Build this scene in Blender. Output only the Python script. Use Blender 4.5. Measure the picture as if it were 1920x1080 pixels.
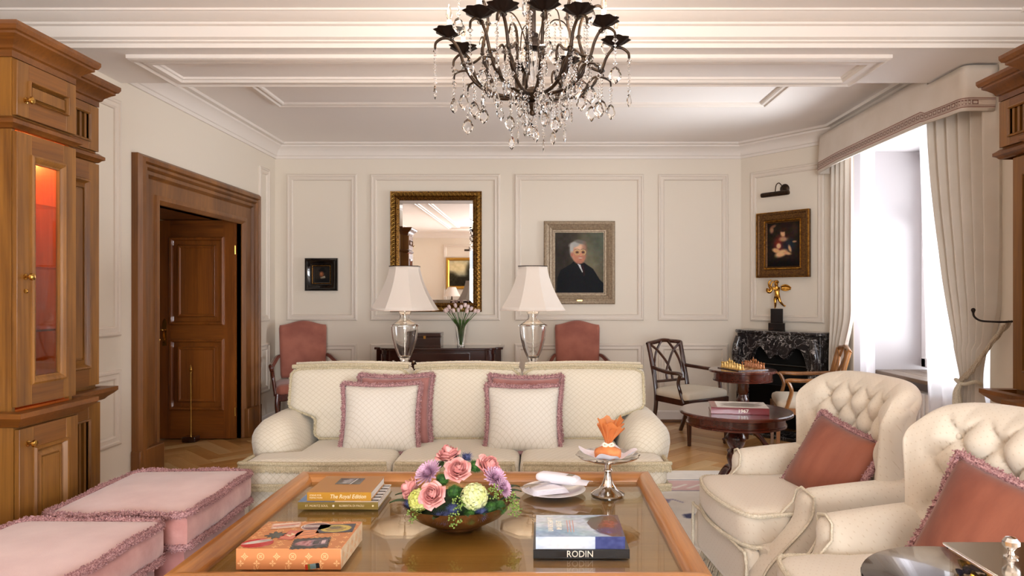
import bpy, bmesh, math, random
import numpy as np
from mathutils import Vector, Matrix

random.seed(7)
rng = np.random.default_rng(7)
scn = bpy.context.scene
COL = scn.collection
for o in list(bpy.data.objects):
    bpy.data.objects.remove(o)

# ------------------------------------------------------------------ camera
CAM_Z = 1.346
cam_d = bpy.data.cameras.new('camera')
cam_d.sensor_width = 36.0
cam_d.lens = 36.0 * 1300 / 1920
cam_d.shift_x = -(1012 - 960) / 1920
cam_d.shift_y = (552 - 540) / 1920
cam_d.clip_start = 0.02
cam = bpy.data.objects.new('camera', cam_d)
COL.objects.link(cam)
cam.location = (0, 0, CAM_Z)
cam.rotation_euler = (math.pi / 2, 0, 0)
scn.camera = cam

def rad(a): return math.radians(a)
# ------------------------------------------------------------------ world, daylight, exposure
W = bpy.data.worlds.new('sky'); scn.world = W; W.use_nodes = True
bg = W.node_tree.nodes['Background']
bg.inputs[0].default_value = (0.82, 0.90, 1.0, 1)
bg.inputs[1].default_value = 0.75

WINDOWS = [(4.32, 6.20), (0.20, 2.00), (-2.45, -0.65)]      # window niches along the right wall (Y range)
def daylight(y0, y1, power):
    L = bpy.data.lights.new('daylight', 'AREA')
    L.shape = 'RECTANGLE'; L.size = 2.0; L.size_y = (y1 - y0)
    L.energy = power; L.color = (0.90, 0.945, 1.0)
    L.spread = rad(105)                                     # light that makes it through a deep niche
    o = bpy.data.objects.new('daylight', L); COL.objects.link(o)
    o.location = (4.25, (y0 + y1) / 2, .95)                # daylight lamp set low and tilted up to brighten the ceiling
    o.rotation_euler = (0, math.pi / 2 + rad(16), 0)
    return o
for (a, b), p in zip(WINDOWS, (85, 45, 170)):
    daylight(a, b, p)
FILL_WIN = (-.95, 1.45, .12, 2.55)              # invented window behind the camera, added for frontal fill (X range, Z range)
fl = daylight(FILL_WIN[0], FILL_WIN[1], 340)  # area light added outside the invented window as frontal fill
fl.data.spread = math.pi; fl.data.size = FILL_WIN[1] - FILL_WIN[0]; fl.data.size_y = FILL_WIN[3] - FILL_WIN[2]
fl.location = ((FILL_WIN[0] + FILL_WIN[1]) / 2, -3.7, .9); fl.rotation_euler = (math.pi / 2 + rad(20), 0, 0)

vs = scn.view_settings
vs.view_transform = 'Standard'; vs.look = 'None'; vs.gamma = 1.0
vs.use_curve_mapping = False
vs.exposure = 0.78

# ------------------------------------------------------------------ small helpers
def lin(c):
    if isinstance(c, str):
        c = c.lstrip('#'); c = [int(c[i:i + 2], 16) for i in (0, 2, 4)]
    out = []
    for v in c[:3]:
        v = v / 255.0
        out.append(v / 12.92 if v <= 0.04045 else ((v + 0.055) / 1.055) ** 2.4)
    return (*out, 1.0)

def rad(a): return math.radians(a)
def sstep(a, b, x):
    t = min(1, max(0, (x - a) / (b - a))); return t * t * (3 - 2 * t)

class MB:
    """collects shapes and links them as one mesh object"""
    def __init__(s): s.v = []; s.f = []
    def add(s, vs, fs):
        o = len(s.v)
        s.v.extend([tuple(p) for p in vs]); s.f.extend([tuple(i + o for i in f) for f in fs])
        return s
    def box(s, x0, x1, y0, y1, z0, z1):
        return s.add([(x0,y0,z0),(x1,y0,z0),(x1,y1,z0),(x0,y1,z0),(x0,y0,z1),(x1,y0,z1),(x1,y1,z1),(x0,y1,z1)],
                     [(0,3,2,1),(4,5,6,7),(0,1,5,4),(1,2,6,5),(2,3,7,6),(3,0,4,7)])
    def lathe(s, prof, n=24, c=(0,0,0), ripple=None, sx=1, sy=1, axis='z'):
        vs = []; m = len(prof)
        for r, z in prof:
            for k in range(n):
                a = 2 * math.pi * k / n
                q = r * (ripple(a, r, z) if ripple else 1)
                p = (q * math.cos(a) * sx, q * math.sin(a) * sy, z)
                if axis == 'y': p = (p[0], p[2], p[1])
                if axis == 'x': p = (p[2], p[0], p[1])
                vs.append((p[0] + c[0], p[1] + c[1], p[2] + c[2]))
        fs = []
        for i in range(m - 1):
            for k in range(n):
                k2 = (k + 1) % n
                fs.append((i*n+k, i*n+k2, (i+1)*n+k2, (i+1)*n+k))
        fs.append(tuple(range(n))); fs.append(tuple((m-1)*n + k for k in range(n)))
        return s.add(vs, fs)
    def tube(s, pts, r, n=8, closed=False, flat=1.0, up=None):
        pts = [Vector(p) for p in pts]; m = len(pts)
        rr = r if callable(r) else (lambda t: r) if not isinstance(r, (list, tuple)) else (lambda t: r[min(m-1, int(round(t*(m-1))))])
        tans = []
        for i in range(m):
            if closed: d = pts[(i+1) % m] - pts[i-1]
            else: d = pts[min(m-1, i+1)] - pts[max(0, i-1)]
            tans.append(d.normalized() if d.length > 1e-9 else Vector((0,0,1)))
        u = Vector(up) if up else Vector((0,0,1))
        if abs(tans[0].dot(u)) > 0.95: u = Vector((0,1,0)) if not up else Vector((1,0,0))
        nrm = (u - tans[0] * u.dot(tans[0])).normalized()
        vs = []
        for i in range(m):
            if i:
                nrm = nrm - tans[i] * nrm.dot(tans[i])
                if nrm.length < 1e-6: nrm = tans[i].orthogonal()
                nrm.normalize()
            bn = tans[i].cross(nrm)
            q = rr(i / max(1, m - 1))
            for k in range(n):
                a = 2 * math.pi * (k + .5) / n
                vs.append(pts[i] + nrm * (q * math.cos(a)) + bn * (q * flat * math.sin(a)))
        fs = []
        for i in range(m if closed else m - 1):
            j = (i + 1) % m
            for k in range(n):
                k2 = (k + 1) % n
                fs.append((i*n+k, i*n+k2, j*n+k2, j*n+k))
        if not closed:
            fs.append(tuple(range(n))); fs.append(tuple((m-1)*n + k for k in range(n)))
        return s.add(vs, fs)
    def prism(s, poly, a, b, axis='z'):
        n = len(poly); vs = []
        for h in (a, b):
            for p, q in poly:
                vs.append({'z': (p,q,h), 'y': (p,h,q), 'x': (h,p,q)}[axis])
        fs = [tuple(range(n)), tuple(range(n, 2*n))] + [(i, (i+1) % n, n + (i+1) % n, n + i) for i in range(n)]
        return s.add(vs, fs)
    def frame(s, x0, x1, z0, z1, prof, y=0.0, fill=False):
        """mitred rectangular frame in XZ, standing out towards -Y; prof = [(inset, height)] outer to inner"""
        vs = []; fs = []
        for i, h in prof:
            vs += [(x0+i, y-h, z0+i), (x1-i, y-h, z0+i), (x1-i, y-h, z1-i), (x0+i, y-h, z1-i)]
        for k in range(len(prof) - 1):
            for e in range(4):
                e2 = (e + 1) % 4
                fs.append((k*4+e, k*4+e2, (k+1)*4+e2, (k+1)*4+e))
        if fill:
            k = (len(prof) - 1) * 4; fs.append((k, k+1, k+2, k+3))
        return s.add(vs, fs)
    def arch(s, x0, x1, z0, z1, prof, y=0.0):
        """door casing: like frame but open at the bottom"""
        vs = []; fs = []
        for i, h in prof:
            vs += [(x0+i, y-h, z0), (x0+i, y-h, z1-i), (x1-i, y-h, z1-i), (x1-i, y-h, z0)]
        for k in range(len(prof) - 1):
            for e in range(3):
                fs.append((k*4+e, k*4+e+1, (k+1)*4+e+1, (k+1)*4+e))
        return s.add(vs, fs)
    def sweep(s, path, prof, closed=False, side=1):
        """profile [(offset, z)] along an XY polyline with mitred corners; offset to the left of travel * side"""
        P = [Vector((p[0], p[1])) for p in path]; m = len(P); N = []
        for i in range(m):
            d0 = (P[i] - P[i-1]).normalized() if (closed or i > 0) else None
            d1 = (P[(i+1) % m] - P[i]).normalized() if (closed or i < m-1) else None
            if d0 is None: d0 = d1
            if d1 is None: d1 = d0
            n0 = Vector((-d0.y, d0.x)); n1 = Vector((-d1.y, d1.x))
            b = (n0 + n1)
            b = b.normalized() if b.length > 1e-6 else n0
            N.append(b * (side / max(0.3, b.dot(n0))))
        k = len(prof); vs = []
        for i in range(m):
            for o, z in prof:
                q = P[i] + N[i] * o; vs.append((q.x, q.y, z))
        fs = []
        for i in range(m if closed else m - 1):
            j = (i + 1) % m
            for e in range(k):
                e2 = (e + 1) % k
                fs.append((i*k+e, i*k+e2, j*k+e2, j*k+e))
        if not closed:
            fs.append(tuple(range(k))); fs.append(tuple((m-1)*k + e for e in range(k)))
        return s.add(vs, fs)
    def grid(s, fn, nu, nv, wrapu=False):
        vs = [fn(i / (nu if wrapu else nu - 1), j / (nv - 1)) for j in range(nv) for i in range(nu)]
        fs = []
        for j in range(nv - 1):
            for i in range(nu if wrapu else nu - 1):
                i2 = (i + 1) % nu
                fs.append((j*nu+i, j*nu+i2, (j+1)*nu+i2, (j+1)*nu+i))
        return s.add(vs, fs)
    def rounded(s, size, r, n=(6,6,6), puff=(0,0,0), warp=None, c=(0,0,0)):
        """rounded, optionally puffed box; warp(x,y,z,nx,ny,nz) -> point, n* in -1..1"""
        hx, hy, hz = size[0]/2, size[1]/2, size[2]/2
        r = min(r, hx, hy, hz)
        def ax(k, n, h):                                     # denser towards the rounded edge
            t = -1 + 2 * k / n
            return t
        idx = {}; vs = []; fs = []
        def vert(i, j, k):
            key = (i, j, k)
            if key in idx: return idx[key]
            u, v, w = ax(i, n[0], hx), ax(j, n[1], hy), ax(k, n[2], hz)
            p = [u*hx, v*hy, w*hz]
            q = [max(-hx+r, min(hx-r, p[0])), max(-hy+r, min(hy-r, p[1])), max(-hz+r, min(hz-r, p[2]))]
            d = Vector([p[a]-q[a] for a in range(3)])
            if d.length > 1e-9:
                m = max(abs(d.x), abs(d.y), abs(d.z))
                d = d.normalized() * m
            x, y, z = q[0]+d.x, q[1]+d.y, q[2]+d.z
            x += puff[0]*u*(1-v*v)*(1-w*w); y += puff[1]*v*(1-u*u)*(1-w*w); z += puff[2]*w*(1-u*u)*(1-v*v)
            if warp: x, y, z = warp(x, y, z, u, v, w)
            idx[key] = len(vs); vs.append((x+c[0], y+c[1], z+c[2])); return idx[key]
        a, b, d = n
        for i in range(a):
            for j in range(b):
                for k in (0, d): fs.append((vert(i,j,k), vert(i+1,j,k), vert(i+1,j+1,k), vert(i,j+1,k)))
        for i in range(a):
            for k in range(d):
                for j in (0, b): fs.append((vert(i,j,k), vert(i+1,j,k), vert(i+1,j,k+1), vert(i,j,k+1)))
        for j in range(b):
            for k in range(d):
                for i in (0, a): fs.append((vert(i,j,k), vert(i,j+1,k), vert(i,j+1,k+1), vert(i,j,k+1)))
        return s.add(vs, fs)
    def ball(s, c, r, n=10, m=7, sz=1.0):
        prof = [(max(1e-4, r*math.sin(math.pi*i/m)), -r*sz*math.cos(math.pi*i/m)) for i in range(m+1)]
        return s.lathe(prof, n, c)
    def strands(s, path, L, dens, w=0.003, closed=True, dirs=None, spread=1.0):
        """short threads standing off a path: a fringe"""
        pts = [Vector(p) for p in path]; m = len(pts)
        for i in range(m if closed else m - 1):
            a, b = pts[i], pts[(i+1) % m]; d = b - a; ln = d.length
            if ln < 1e-6: continue
            t = d.normalized(); o = t.orthogonal().normalized(); q = t.cross(o)
            for _ in range(max(1, int(ln * dens))):
                p = a + d * random.random(); an = random.random() * 2 * math.pi
                dr = (o * math.cos(an) + q * math.sin(an)) * spread + t * random.uniform(-.6, .6)
                if dirs: dr = Vector(dirs) + dr * .35
                dr = dr.normalized() * L * random.uniform(.6, 1.1)
                sd = t * w + o * w * .3
                k = len(s.v)
                s.v += [tuple(p - sd), tuple(p + sd), tuple(p + dr + sd*.8), tuple(p + dr - sd*.8)]
                s.f.append((k, k+1, k+2, k+3))
        return s
    def xf(s, M):
        s.v = [tuple(M @ Vector(p)) for p in s.v]; return s
    def mesh(s, name, smooth=None, fix=True):
        me = bpy.data.meshes.new(name)
        me.from_pydata(s.v, [], s.f)
        if fix:
            bm = bmesh.new(); bm.from_mesh(me)
            bmesh.ops.recalc_face_normals(bm, faces=bm.faces); bm.to_mesh(me); bm.free()
        if smooth is not None:
            me.polygons.foreach_set('use_smooth', [True] * len(me.polygons))
            if smooth < 179: me.set_sharp_from_angle(angle=rad(smooth))
        me.update(); return me
    def build(s, name, mat, parent=None, smooth=None, bevel=0, seg=2, loc=None, rot=None, fix=True):
        me = s.mesh(name, smooth, fix)
        if mat: me.materials.append(mat)
        o = link(name, me, parent)
        if loc: o.location = loc
        if rot: o.rotation_euler = rot
        if bevel:
            b = o.modifiers.new('bevel', 'BEVEL'); b.width = bevel; b.segments = seg; b.limit_method = 'ANGLE'; b.angle_limit = rad(40)
            if smooth is None:
                me.polygons.foreach_set('use_smooth', [True] * len(me.polygons))
                me.set_sharp_from_angle(angle=rad(30))
        return o

def link(name, data, parent=None):
    o = bpy.data.objects.new(name, data); COL.objects.link(o)
    if parent: o.parent = parent
    return o
def tag(o, label=None, cat=None, group=None, kind=None):
    if label: o['label'] = label
    if cat: o['category'] = cat
    if group: o['group'] = group
    if kind: o['kind'] = kind
    return o
def thing(name, label, cat, loc=(0,0,0), rotz=0, group=None):
    o = link(name, None); o.empty_display_size = .05
    o.location = loc; o.rotation_euler = (0, 0, rad(rotz))
    return tag(o, label, cat, group)
def structure(name, loc=(0,0,0), rotz=0):
    o = link(name, None); o.location = loc; o.rotation_euler = (0,0,rad(rotz)); o['kind'] = 'structure'; return o
def copy_tree(o, parent=None, label=None):
    c = o.copy(); COL.objects.link(c)
    if parent: c.parent = parent
    if label: c['label'] = label
    for ch in list(o.children): copy_tree(ch, c)
    return c
def catmull(pts, k=6, closed=False):
    P = [Vector(p) for p in pts]; n = len(P); out = []
    for i in range(n if closed else n - 1):
        if closed: p0, p1, p2, p3 = P[i-1], P[i], P[(i+1) % n], P[(i+2) % n]
        else: p0, p1, p2, p3 = P[max(0,i-1)], P[i], P[i+1], P[min(n-1,i+2)]
        for j in range(k):
            t = j / k
            out.append(0.5*((2*p1) + (-p0+p2)*t + (2*p0-5*p1+4*p2-p3)*t*t + (-p0+3*p1-3*p2+p3)*t*t*t))
    if not closed: out.append(P[-1])
    return out
def text_mesh(body, size, name='lettering', mat=None, parent=None, loc=(0,0,0), rot=(0,0,0), align='CENTER', sx=1.0, shear=0.0, extrude=0.0004, bold=0.0):
    cu = bpy.data.curves.new(name, 'FONT'); cu.body = body; cu.size = size; cu.align_x = align; cu.align_y = 'CENTER'
    cu.extrude = extrude; cu.shear = shear; cu.resolution_u = 2; cu.offset = bold
    t = bpy.data.objects.new(name, cu); COL.objects.link(t)
    bpy.context.view_layer.update()
    me = bpy.data.meshes.new_from_object(t.evaluated_get(bpy.context.evaluated_depsgraph_get()))
    bpy.data.objects.remove(t)
    me.name = name
    if mat: me.materials.clear(); me.materials.append(mat)
    o = link(name, me, parent); o.location = loc; o.rotation_euler = rot; o.scale = (sx, 1, 1)
    return o
# ------------------------------------------------------------------ materials
def N(nt, t, **kw):
    n = nt.nodes.new(t)
    for k, v in kw.items():
        if k == 'inp':
            for a, b in v.items(): n.inputs[a].default_value = b
        else: setattr(n, k, v)
    return n
def pmat(name, col, rough=.5, metal=0.0, **kw):
    m = bpy.data.materials.new(name); m.use_nodes = True
    nt = m.node_tree; b = nt.nodes['Principled BSDF']
    b.inputs['Base Color'].default_value = lin(col)
    b.inputs['Roughness'].default_value = rough; b.inputs['Metallic'].default_value = metal
    for k, v in kw.items(): b.inputs[k.replace('_', ' ')].default_value = v
    return m, nt, b
def ramp(nt, stops):
    r = N(nt, 'ShaderNodeValToRGB'); e = r.color_ramp.elements
    while len(e) < len(stops): e.new(.5)
    for q, (p, c) in zip(e, stops): q.position = p; q.color = lin(c)
    return r
def coords(nt, scale=(1,1,1), src='Object'):
    tc = N(nt, 'ShaderNodeTexCoord'); mp = N(nt, 'ShaderNodeMapping'); mp.inputs['Scale'].default_value = scale
    nt.links.new(tc.outputs[src], mp.inputs['Vector']); return mp.outputs[0]
def bump(nt, b, h, strength=.2, dist=.01):
    bp = N(nt, 'ShaderNodeBump', inp={'Strength': strength, 'Distance': dist})
    nt.links.new(h, bp.inputs['Height']); nt.links.new(bp.outputs[0], b.inputs['Normal'])
def plain(name, col, rough=.5, metal=0.0, bs=0, bscale=60, **kw):
    m, nt, b = pmat(name, col, rough, metal, **kw)
    if bs:
        n = N(nt, 'ShaderNodeTexNoise', inp={'Scale': bscale, 'Detail': 4}); nt.links.new(coords(nt), n.inputs['Vector'])
        bump(nt, b, n.outputs[0], bs, .004)
    return m
def mottled(name, c1, c2, rough=.5, scale=6, metal=0.0, bs=.1, bscale=40, stretch=(1,1,1), lo=.35, hi=.65, **kw):
    m, nt, b = pmat(name, c1, rough, metal, **kw)
    v = coords(nt, stretch)
    n = N(nt, 'ShaderNodeTexNoise', inp={'Scale': scale, 'Detail': 5}); nt.links.new(v, n.inputs['Vector'])
    r = ramp(nt, [(lo, c1), (hi, c2)]); nt.links.new(n.outputs[0], r.inputs[0]); nt.links.new(r.outputs[0], b.inputs['Base Color'])
    if bs:
        n2 = N(nt, 'ShaderNodeTexNoise', inp={'Scale': bscale, 'Detail': 4}); nt.links.new(v, n2.inputs['Vector'])
        bump(nt, b, n2.outputs[0], bs, .006)
    return m
def wood(name, dark, light, axis='z', scale=5.0, rough=.35, coat=.3, bs=.05):
    m, nt, b = pmat(name, dark, rough); b.inputs['Coat Weight'].default_value = coat; b.inputs['Coat Roughness'].default_value = .15
    st = {'x': (.12, 1, 1), 'y': (1, .12, 1), 'z': (1, 1, .12)}[axis]
    v = coords(nt, st)
    n1 = N(nt, 'ShaderNodeTexNoise', inp={'Scale': scale, 'Detail': 6, 'Roughness': .6, 'Distortion': .6})
    st2 = {'x': (.03, 1, 1), 'y': (1, .03, 1), 'z': (1, 1, .03)}[axis]
    n2 = N(nt, 'ShaderNodeTexNoise', inp={'Scale': scale * 22, 'Detail': 3})
    nt.links.new(v, n1.inputs['Vector']); nt.links.new(coords(nt, st2), n2.inputs['Vector'])
    ad = N(nt, 'ShaderNodeMath', operation='MULTIPLY_ADD', inp={1: .35}); nt.links.new(n2.outputs[0], ad.inputs[0]); nt.links.new(n1.outputs[0], ad.inputs[2])
    r = ramp(nt, [(.45, dark), (.85, light)]); nt.links.new(ad.outputs[0], r.inputs[0])
    nt.links.new(r.outputs[0], b.inputs['Base Color'])
    bump(nt, b, n2.outputs[0], bs, .003)
    return m
def quilt(name, col, line, k=28.0, dots=False, rough=.75, bs=.25, width=.05, fuzz=.3):
    """woven upholstery with a diamond lattice (or small repeating dots)"""
    m, nt, b = pmat(name, col, rough); b.inputs['Sheen Weight'].default_value = fuzz
    v = coords(nt); sp = N(nt, 'ShaderNodeSeparateXYZ'); nt.links.new(v, sp.inputs[0])
    ma = lambda op, a, c=None: mathn(nt, op, a, c)
    u = ma('MULTIPLY', sp.outputs[0], k); w = ma('ADD', sp.outputs[2], sp.outputs[1]); w = ma('MULTIPLY', w, k)
    u = ma('ADD', u, ma('MULTIPLY', sp.outputs[1], k * .35))
    a = ma('PINGPONG', ma('ADD', u, w), .5); c = ma('PINGPONG', ma('SUBTRACT', u, w), .5)
    if dots: d = ma('MAXIMUM', a, c)
    else: d = ma('MINIMUM', a, c)
    mr = N(nt, 'ShaderNodeMapRange', inp={1: 0.0, 2: width * (3 if dots else 1.6)}); nt.links.new(d, mr.inputs[0])
    mx = N(nt, 'ShaderNodeMix', data_type='RGBA'); nt.links.new(mr.outputs[0], mx.inputs[0])
    mx.inputs[6].default_value = lin(line); mx.inputs[7].default_value = lin(col)
    n = N(nt, 'ShaderNodeTexNoise', inp={'Scale': 260, 'Detail': 2}); nt.links.new(v, n.inputs['Vector'])
    ad = ma('ADD', mr.outputs[0], ma('MULTIPLY', n.outputs[0], .5))
    nt.links.new(mx.outputs[2], b.inputs['Base Color'])
    bump(nt, b, ad, bs, .003)
    return m
def mathn(nt, op, a, c=None):
    n = N(nt, 'ShaderNodeMath', operation=op)
    for i, q in enumerate((a, c)):
        if q is None: continue
        if isinstance(q, (int, float)): n.inputs[i].default_value = q
        else: nt.links.new(q, n.inputs[i])
    return n.outputs[0]
def glass(name, tint=(1,1,1), rough=0.0, ior=1.45):
    """thin clear pane: lets light and shadow rays through, reflects by fresnel"""
    m = bpy.data.materials.new(name); m.use_nodes = True; nt = m.node_tree; nt.nodes.remove(nt.nodes['Principled BSDF'])
    out = nt.nodes['Material Output']
    t = N(nt, 'ShaderNodeBsdfTransparent', inp={0: (*tint, 1)}); g = N(nt, 'ShaderNodeBsdfGlossy', inp={'Roughness': rough})
    fr = N(nt, 'ShaderNodeFresnel'); mx = N(nt, 'ShaderNodeMixShader')
    ge = N(nt, 'ShaderNodeNewGeometry'); mr = N(nt, 'ShaderNodeMapRange', inp={3: ior, 4: 1 / ior})   # same reflectance from both sides
    nt.links.new(ge.outputs['Backfacing'], mr.inputs[0]); nt.links.new(mr.outputs[0], fr.inputs[0])
    nt.links.new(fr.outputs[0], mx.inputs[0]); nt.links.new(t.outputs[0], mx.inputs[1]); nt.links.new(g.outputs[0], mx.inputs[2])
    nt.links.new(mx.outputs[0], out.inputs[0]); return m
def crystal(name, tint='#ffffff', ior=1.5):
    m, nt, b = pmat(name, tint, 0.0); b.inputs['Transmission Weight'].default_value = 1.0; b.inputs['IOR'].default_value = ior
    return m
def painted(name, rough=.45, coat=0.0):
    """colours stored on the mesh (flat print, paint)"""
    m, nt, b = pmat(name, '#808080', rough); b.inputs['Coat Weight'].default_value = coat
    a = N(nt, 'ShaderNodeVertexColor', layer_name='Col'); nt.links.new(a.outputs[0], b.inputs['Base Color']); return m
def sheer_mat(name, col, tr=.45):
    m = bpy.data.materials.new(name); m.use_nodes = True; nt = m.node_tree; nt.nodes.remove(nt.nodes['Principled BSDF'])
    out = nt.nodes['Material Output']
    t = N(nt, 'ShaderNodeBsdfTransparent'); d = N(nt, 'ShaderNodeBsdfDiffuse', inp={0: lin(col)}); l = N(nt, 'ShaderNodeBsdfTranslucent', inp={0: lin(col)})
    m1 = N(nt, 'ShaderNodeMixShader', inp={0: .5}); m2 = N(nt, 'ShaderNodeMixShader', inp={0: 1 - tr})
    nt.links.new(d.outputs[0], m1.inputs[1]); nt.links.new(l.outputs[0], m1.inputs[2])
    nt.links.new(t.outputs[0], m2.inputs[1]); nt.links.new(m1.outputs[0], m2.inputs[2]); nt.links.new(m2.outputs[0], out.inputs[0]); return m
def marble(name, base, vein, scale=5, width=.035):
    m, nt, b = pmat(name, base, .18); b.inputs['Coat Weight'].default_value = .4
    v = coords(nt)
    n = N(nt, 'ShaderNodeTexNoise', inp={'Scale': scale, 'Detail': 8, 'Roughness': .65, 'Distortion': 1.6}); nt.links.new(v, n.inputs['Vector'])
    d = mathn(nt, 'ABSOLUTE', mathn(nt, 'SUBTRACT', n.outputs[0], .5))
    n2 = N(nt, 'ShaderNodeTexNoise', inp={'Scale': scale * 1.7, 'Detail': 2}); nt.links.new(v, n2.inputs['Vector'])
    wd = mathn(nt, 'MULTIPLY', mathn(nt, 'MAXIMUM', mathn(nt, 'SUBTRACT', n2.outputs[0], .36), .02), width * 4)
    q = mathn(nt, 'DIVIDE', d, wd)
    r = ramp(nt, [(.15, vein), (.8, '#3a3536'), (1.0, base)]); nt.links.new(q, r.inputs[0]); nt.links.new(r.outputs[0], b.inputs['Base Color'])
    return m
def emit(name, col, s):
    m = bpy.data.materials.new(name); m.use_nodes = True; nt = m.node_tree
    b = nt.nodes['Principled BSDF']; b.inputs['Base Color'].default_value = lin(col)
    b.inputs['Emission Color'].default_value = lin(col); b.inputs['Emission Strength'].default_value = s; return m

WALL = plain('cream_wall_paint', '#e0d4c3', .65, bs=.04, bscale=220)
TRIM = plain('white_trim_paint', '#e4dad0', .45)
PANELM = plain('panel_trim_paint', '#ddd0c1', .5)
CEIL = plain('ceiling_paint', '#f0e9e3', .7)
WOODV = wood('honey_wood_upright', '#5a340e', '#936226', 'z', 5, .42, .1)
WOODH = wood('honey_wood_across', '#57300c', '#8a561e', 'y', 5, .42, .1)
WOODX = wood('honey_wood_crosswise', '#57300c', '#8a561e', 'x', 5, .42, .1)
WOODC = wood('honey_wood_cornice', '#4f2a0a', '#7d4a18', 'y', 5, .42, .1)
DOORV = wood('red_brown_door_wood', '#5c2c0f', '#96561f', 'z', 4, .3, .5)
DOORX = wood('red_brown_door_rail_wood', '#5c2c0f', '#96561f', 'x', 4, .3, .5)
CASEV = wood('casing_wood_upright', '#57300c', '#8a5622', 'z', 5, .42, .1)
CASEY = wood('casing_wood_across', '#57300c', '#8a5622', 'y', 5, .42, .1)
MAHO = wood('mahogany', '#2a0d08', '#5c2416', 'z', 7, .22, .7)
MAHOX = wood('mahogany_across', '#2a0d08', '#5c2416', 'x', 7, .16, .9)
DARKM = wood('dark_mahogany', '#1c0906', '#3d150d', 'x', 6, .2, .8)
DARKW = wood('dark_walnut', '#241009', '#4c2617', 'z', 9, .28, .5)
GOLDW = wood('golden_walnut', '#6b3f1a', '#a9713a', 'z', 9, .3, .5)
TABX = wood('coffee_table_wood_x', '#8a5222', '#c48444', 'x', 6, .3, .5)
TABY = wood('coffee_table_wood_y', '#8a5222', '#c48444', 'y', 6, .3, .5)
TABTOP = wood('coffee_table_veneer', '#8a5f2c', '#b5864a', 'x', 4, .35, 0)
BRASS = plain('brass', '#b98c45', .22, 1.0)
GOLD = mottled('gilt', '#8a5a1e', '#d8a24c', .25, 30, 1.0, .1, 60)
GILT = mottled('gilded_frame', '#2e1a08', '#96682a', .35, 90, .8, .3, 120)
SILVER = plain('silver', '#dcd8d2', .1, 1.0)
STEEL = plain('knob_nickel', '#b5aca0', .25, 1.0)
BRONZE = mottled('dark_bronze', '#20130b', '#3f2c18', .4, 40, .6, .1, 80)
BRONZE2 = plain('near_black_bronze', '#21150f', .35, .6)
CREAMQ = quilt('cream_quilted_fabric', '#d8cebb', '#c4b79c', 27)
CREAMP = quilt('cream_pillow_fabric', '#d4ccbf', '#c0b5a3', 30)
CREAMD = quilt('cream_dotted_fabric', '#d3c7b5', '#bfad94', 30, dots=True, width=.045, bs=.12)
CREAMS = plain('cream_seat_fabric', '#d9cebb', .8, bs=.1, bscale=250)
FRCREAM = mottled('cream_fringe', '#c6bba4', '#dbd1bd', .9, 160, bs=0)
FROLIVE = mottled('olive_cream_fringe', '#a99b7c', '#cabda0', .9, 160, bs=0)
FRMAUVE = mottled('mauve_fringe', '#74474a', '#c49a98', .9, 190, bs=0)
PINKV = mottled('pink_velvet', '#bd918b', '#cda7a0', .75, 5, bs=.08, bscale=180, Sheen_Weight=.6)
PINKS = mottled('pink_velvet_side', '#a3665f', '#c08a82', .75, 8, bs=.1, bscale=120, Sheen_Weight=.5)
MAUVEV = mottled('mauve_velvet', '#8d5550', '#a97069', .75, 6, bs=.08, bscale=160, Sheen_Weight=.5)
RUSTV = mottled('rust_velvet', '#70341f', '#8f5038', .75, 7, bs=.1, bscale=160, stretch=(1,1,.3), Sheen_Weight=.2)
CHAIRV = mottled('terracotta_velvet', '#8c4c3c', '#a5614d', .75, 6, bs=.06, bscale=200, Sheen_Weight=.4)
CURT = mottled('beige_curtain', '#ddd3c6', '#e4dbcf', .85, 5, bs=.05, bscale=200)
PELM = mottled('pelmet_linen', '#d9cdbf', '#dfd4c8', .85, 5, bs=.05, bscale=200)
TRIMB = plain('braid_brown', '#8a6257', .8)
TRIML = plain('braid_light', '#d8c6b8', .8)
SHEER = sheer_mat('white_sheer', '#fbf8fb', .25)
SHADE = plain('lamp_shade_silk', '#d3c8bd', .7, bs=.03, bscale=300, Sheen_Weight=.2)
BLACK = plain('black_lacquer', '#0b0a0a', .12, Coat_Weight=.5)
SOOTDARK = plain('soot_and_grille_dark', '#050505', .8)
MARB = marble('black_marble', '#231e1f', '#cfc8c2', 8.5, .022)
GLASSP = glass('window_glass')
GLASSC = glass('cabinet_glass', (.93, .9, .86))
LGLASS = crystal('lamp_glass', '#ffffff', 1.42)
CRYST = crystal('cut_crystal', '#ffffff', 1.6)
MIRROR = plain('mirror_silvering', '#eeeceb', .01, 1.0)
WHITEP = plain('white_window_paint', '#f3f0ef', .35)
PLASTER = plain('niche_plaster', '#bdb6b6', .6)
CHINA = plain('white_china', '#f2eef0', .12, Coat_Weight=.5)
NAPKIN = plain('white_napkin', '#efeaf0', .85, bs=.1, bscale=200)
PAGES = mottled('book_pages', '#e6dfd3', '#f6f1e8', .8, 120, bs=0, stretch=(.05,.05,1))
ARTM = painted('oil_paint', .6)
ARTM.node_tree.nodes['Principled BSDF'].inputs['Specular IOR Level'].default_value = .12
PRINT = painted('cover_print', .25, .4)
RUGM = painted('rug_wool', .95)
INK = plain('black_ink', '#141212', .4)
LETW = plain('white_lettering', '#f2ead9', .5)
LETC = plain('cream_lettering', '#f0dcb4', .5)
# ------------------------------------------------------------------ the room shell
XL, XR, YB, YF, HC = -2.80, 2.81, 7.34, -3.0, 2.93
XN, YJ = -3.25, 4.30                     # the near half of the room is a little wider on the left
DX, DY = 2.13, YB                       # left end of the slanted fireplace wall
EX, EY = 2.81, 6.51                     # right end of it
PHI = math.degrees(math.atan2(EY - DY, EX - DX))       # its direction
DLEN = math.hypot(EX - DX, EY - DY)

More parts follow.
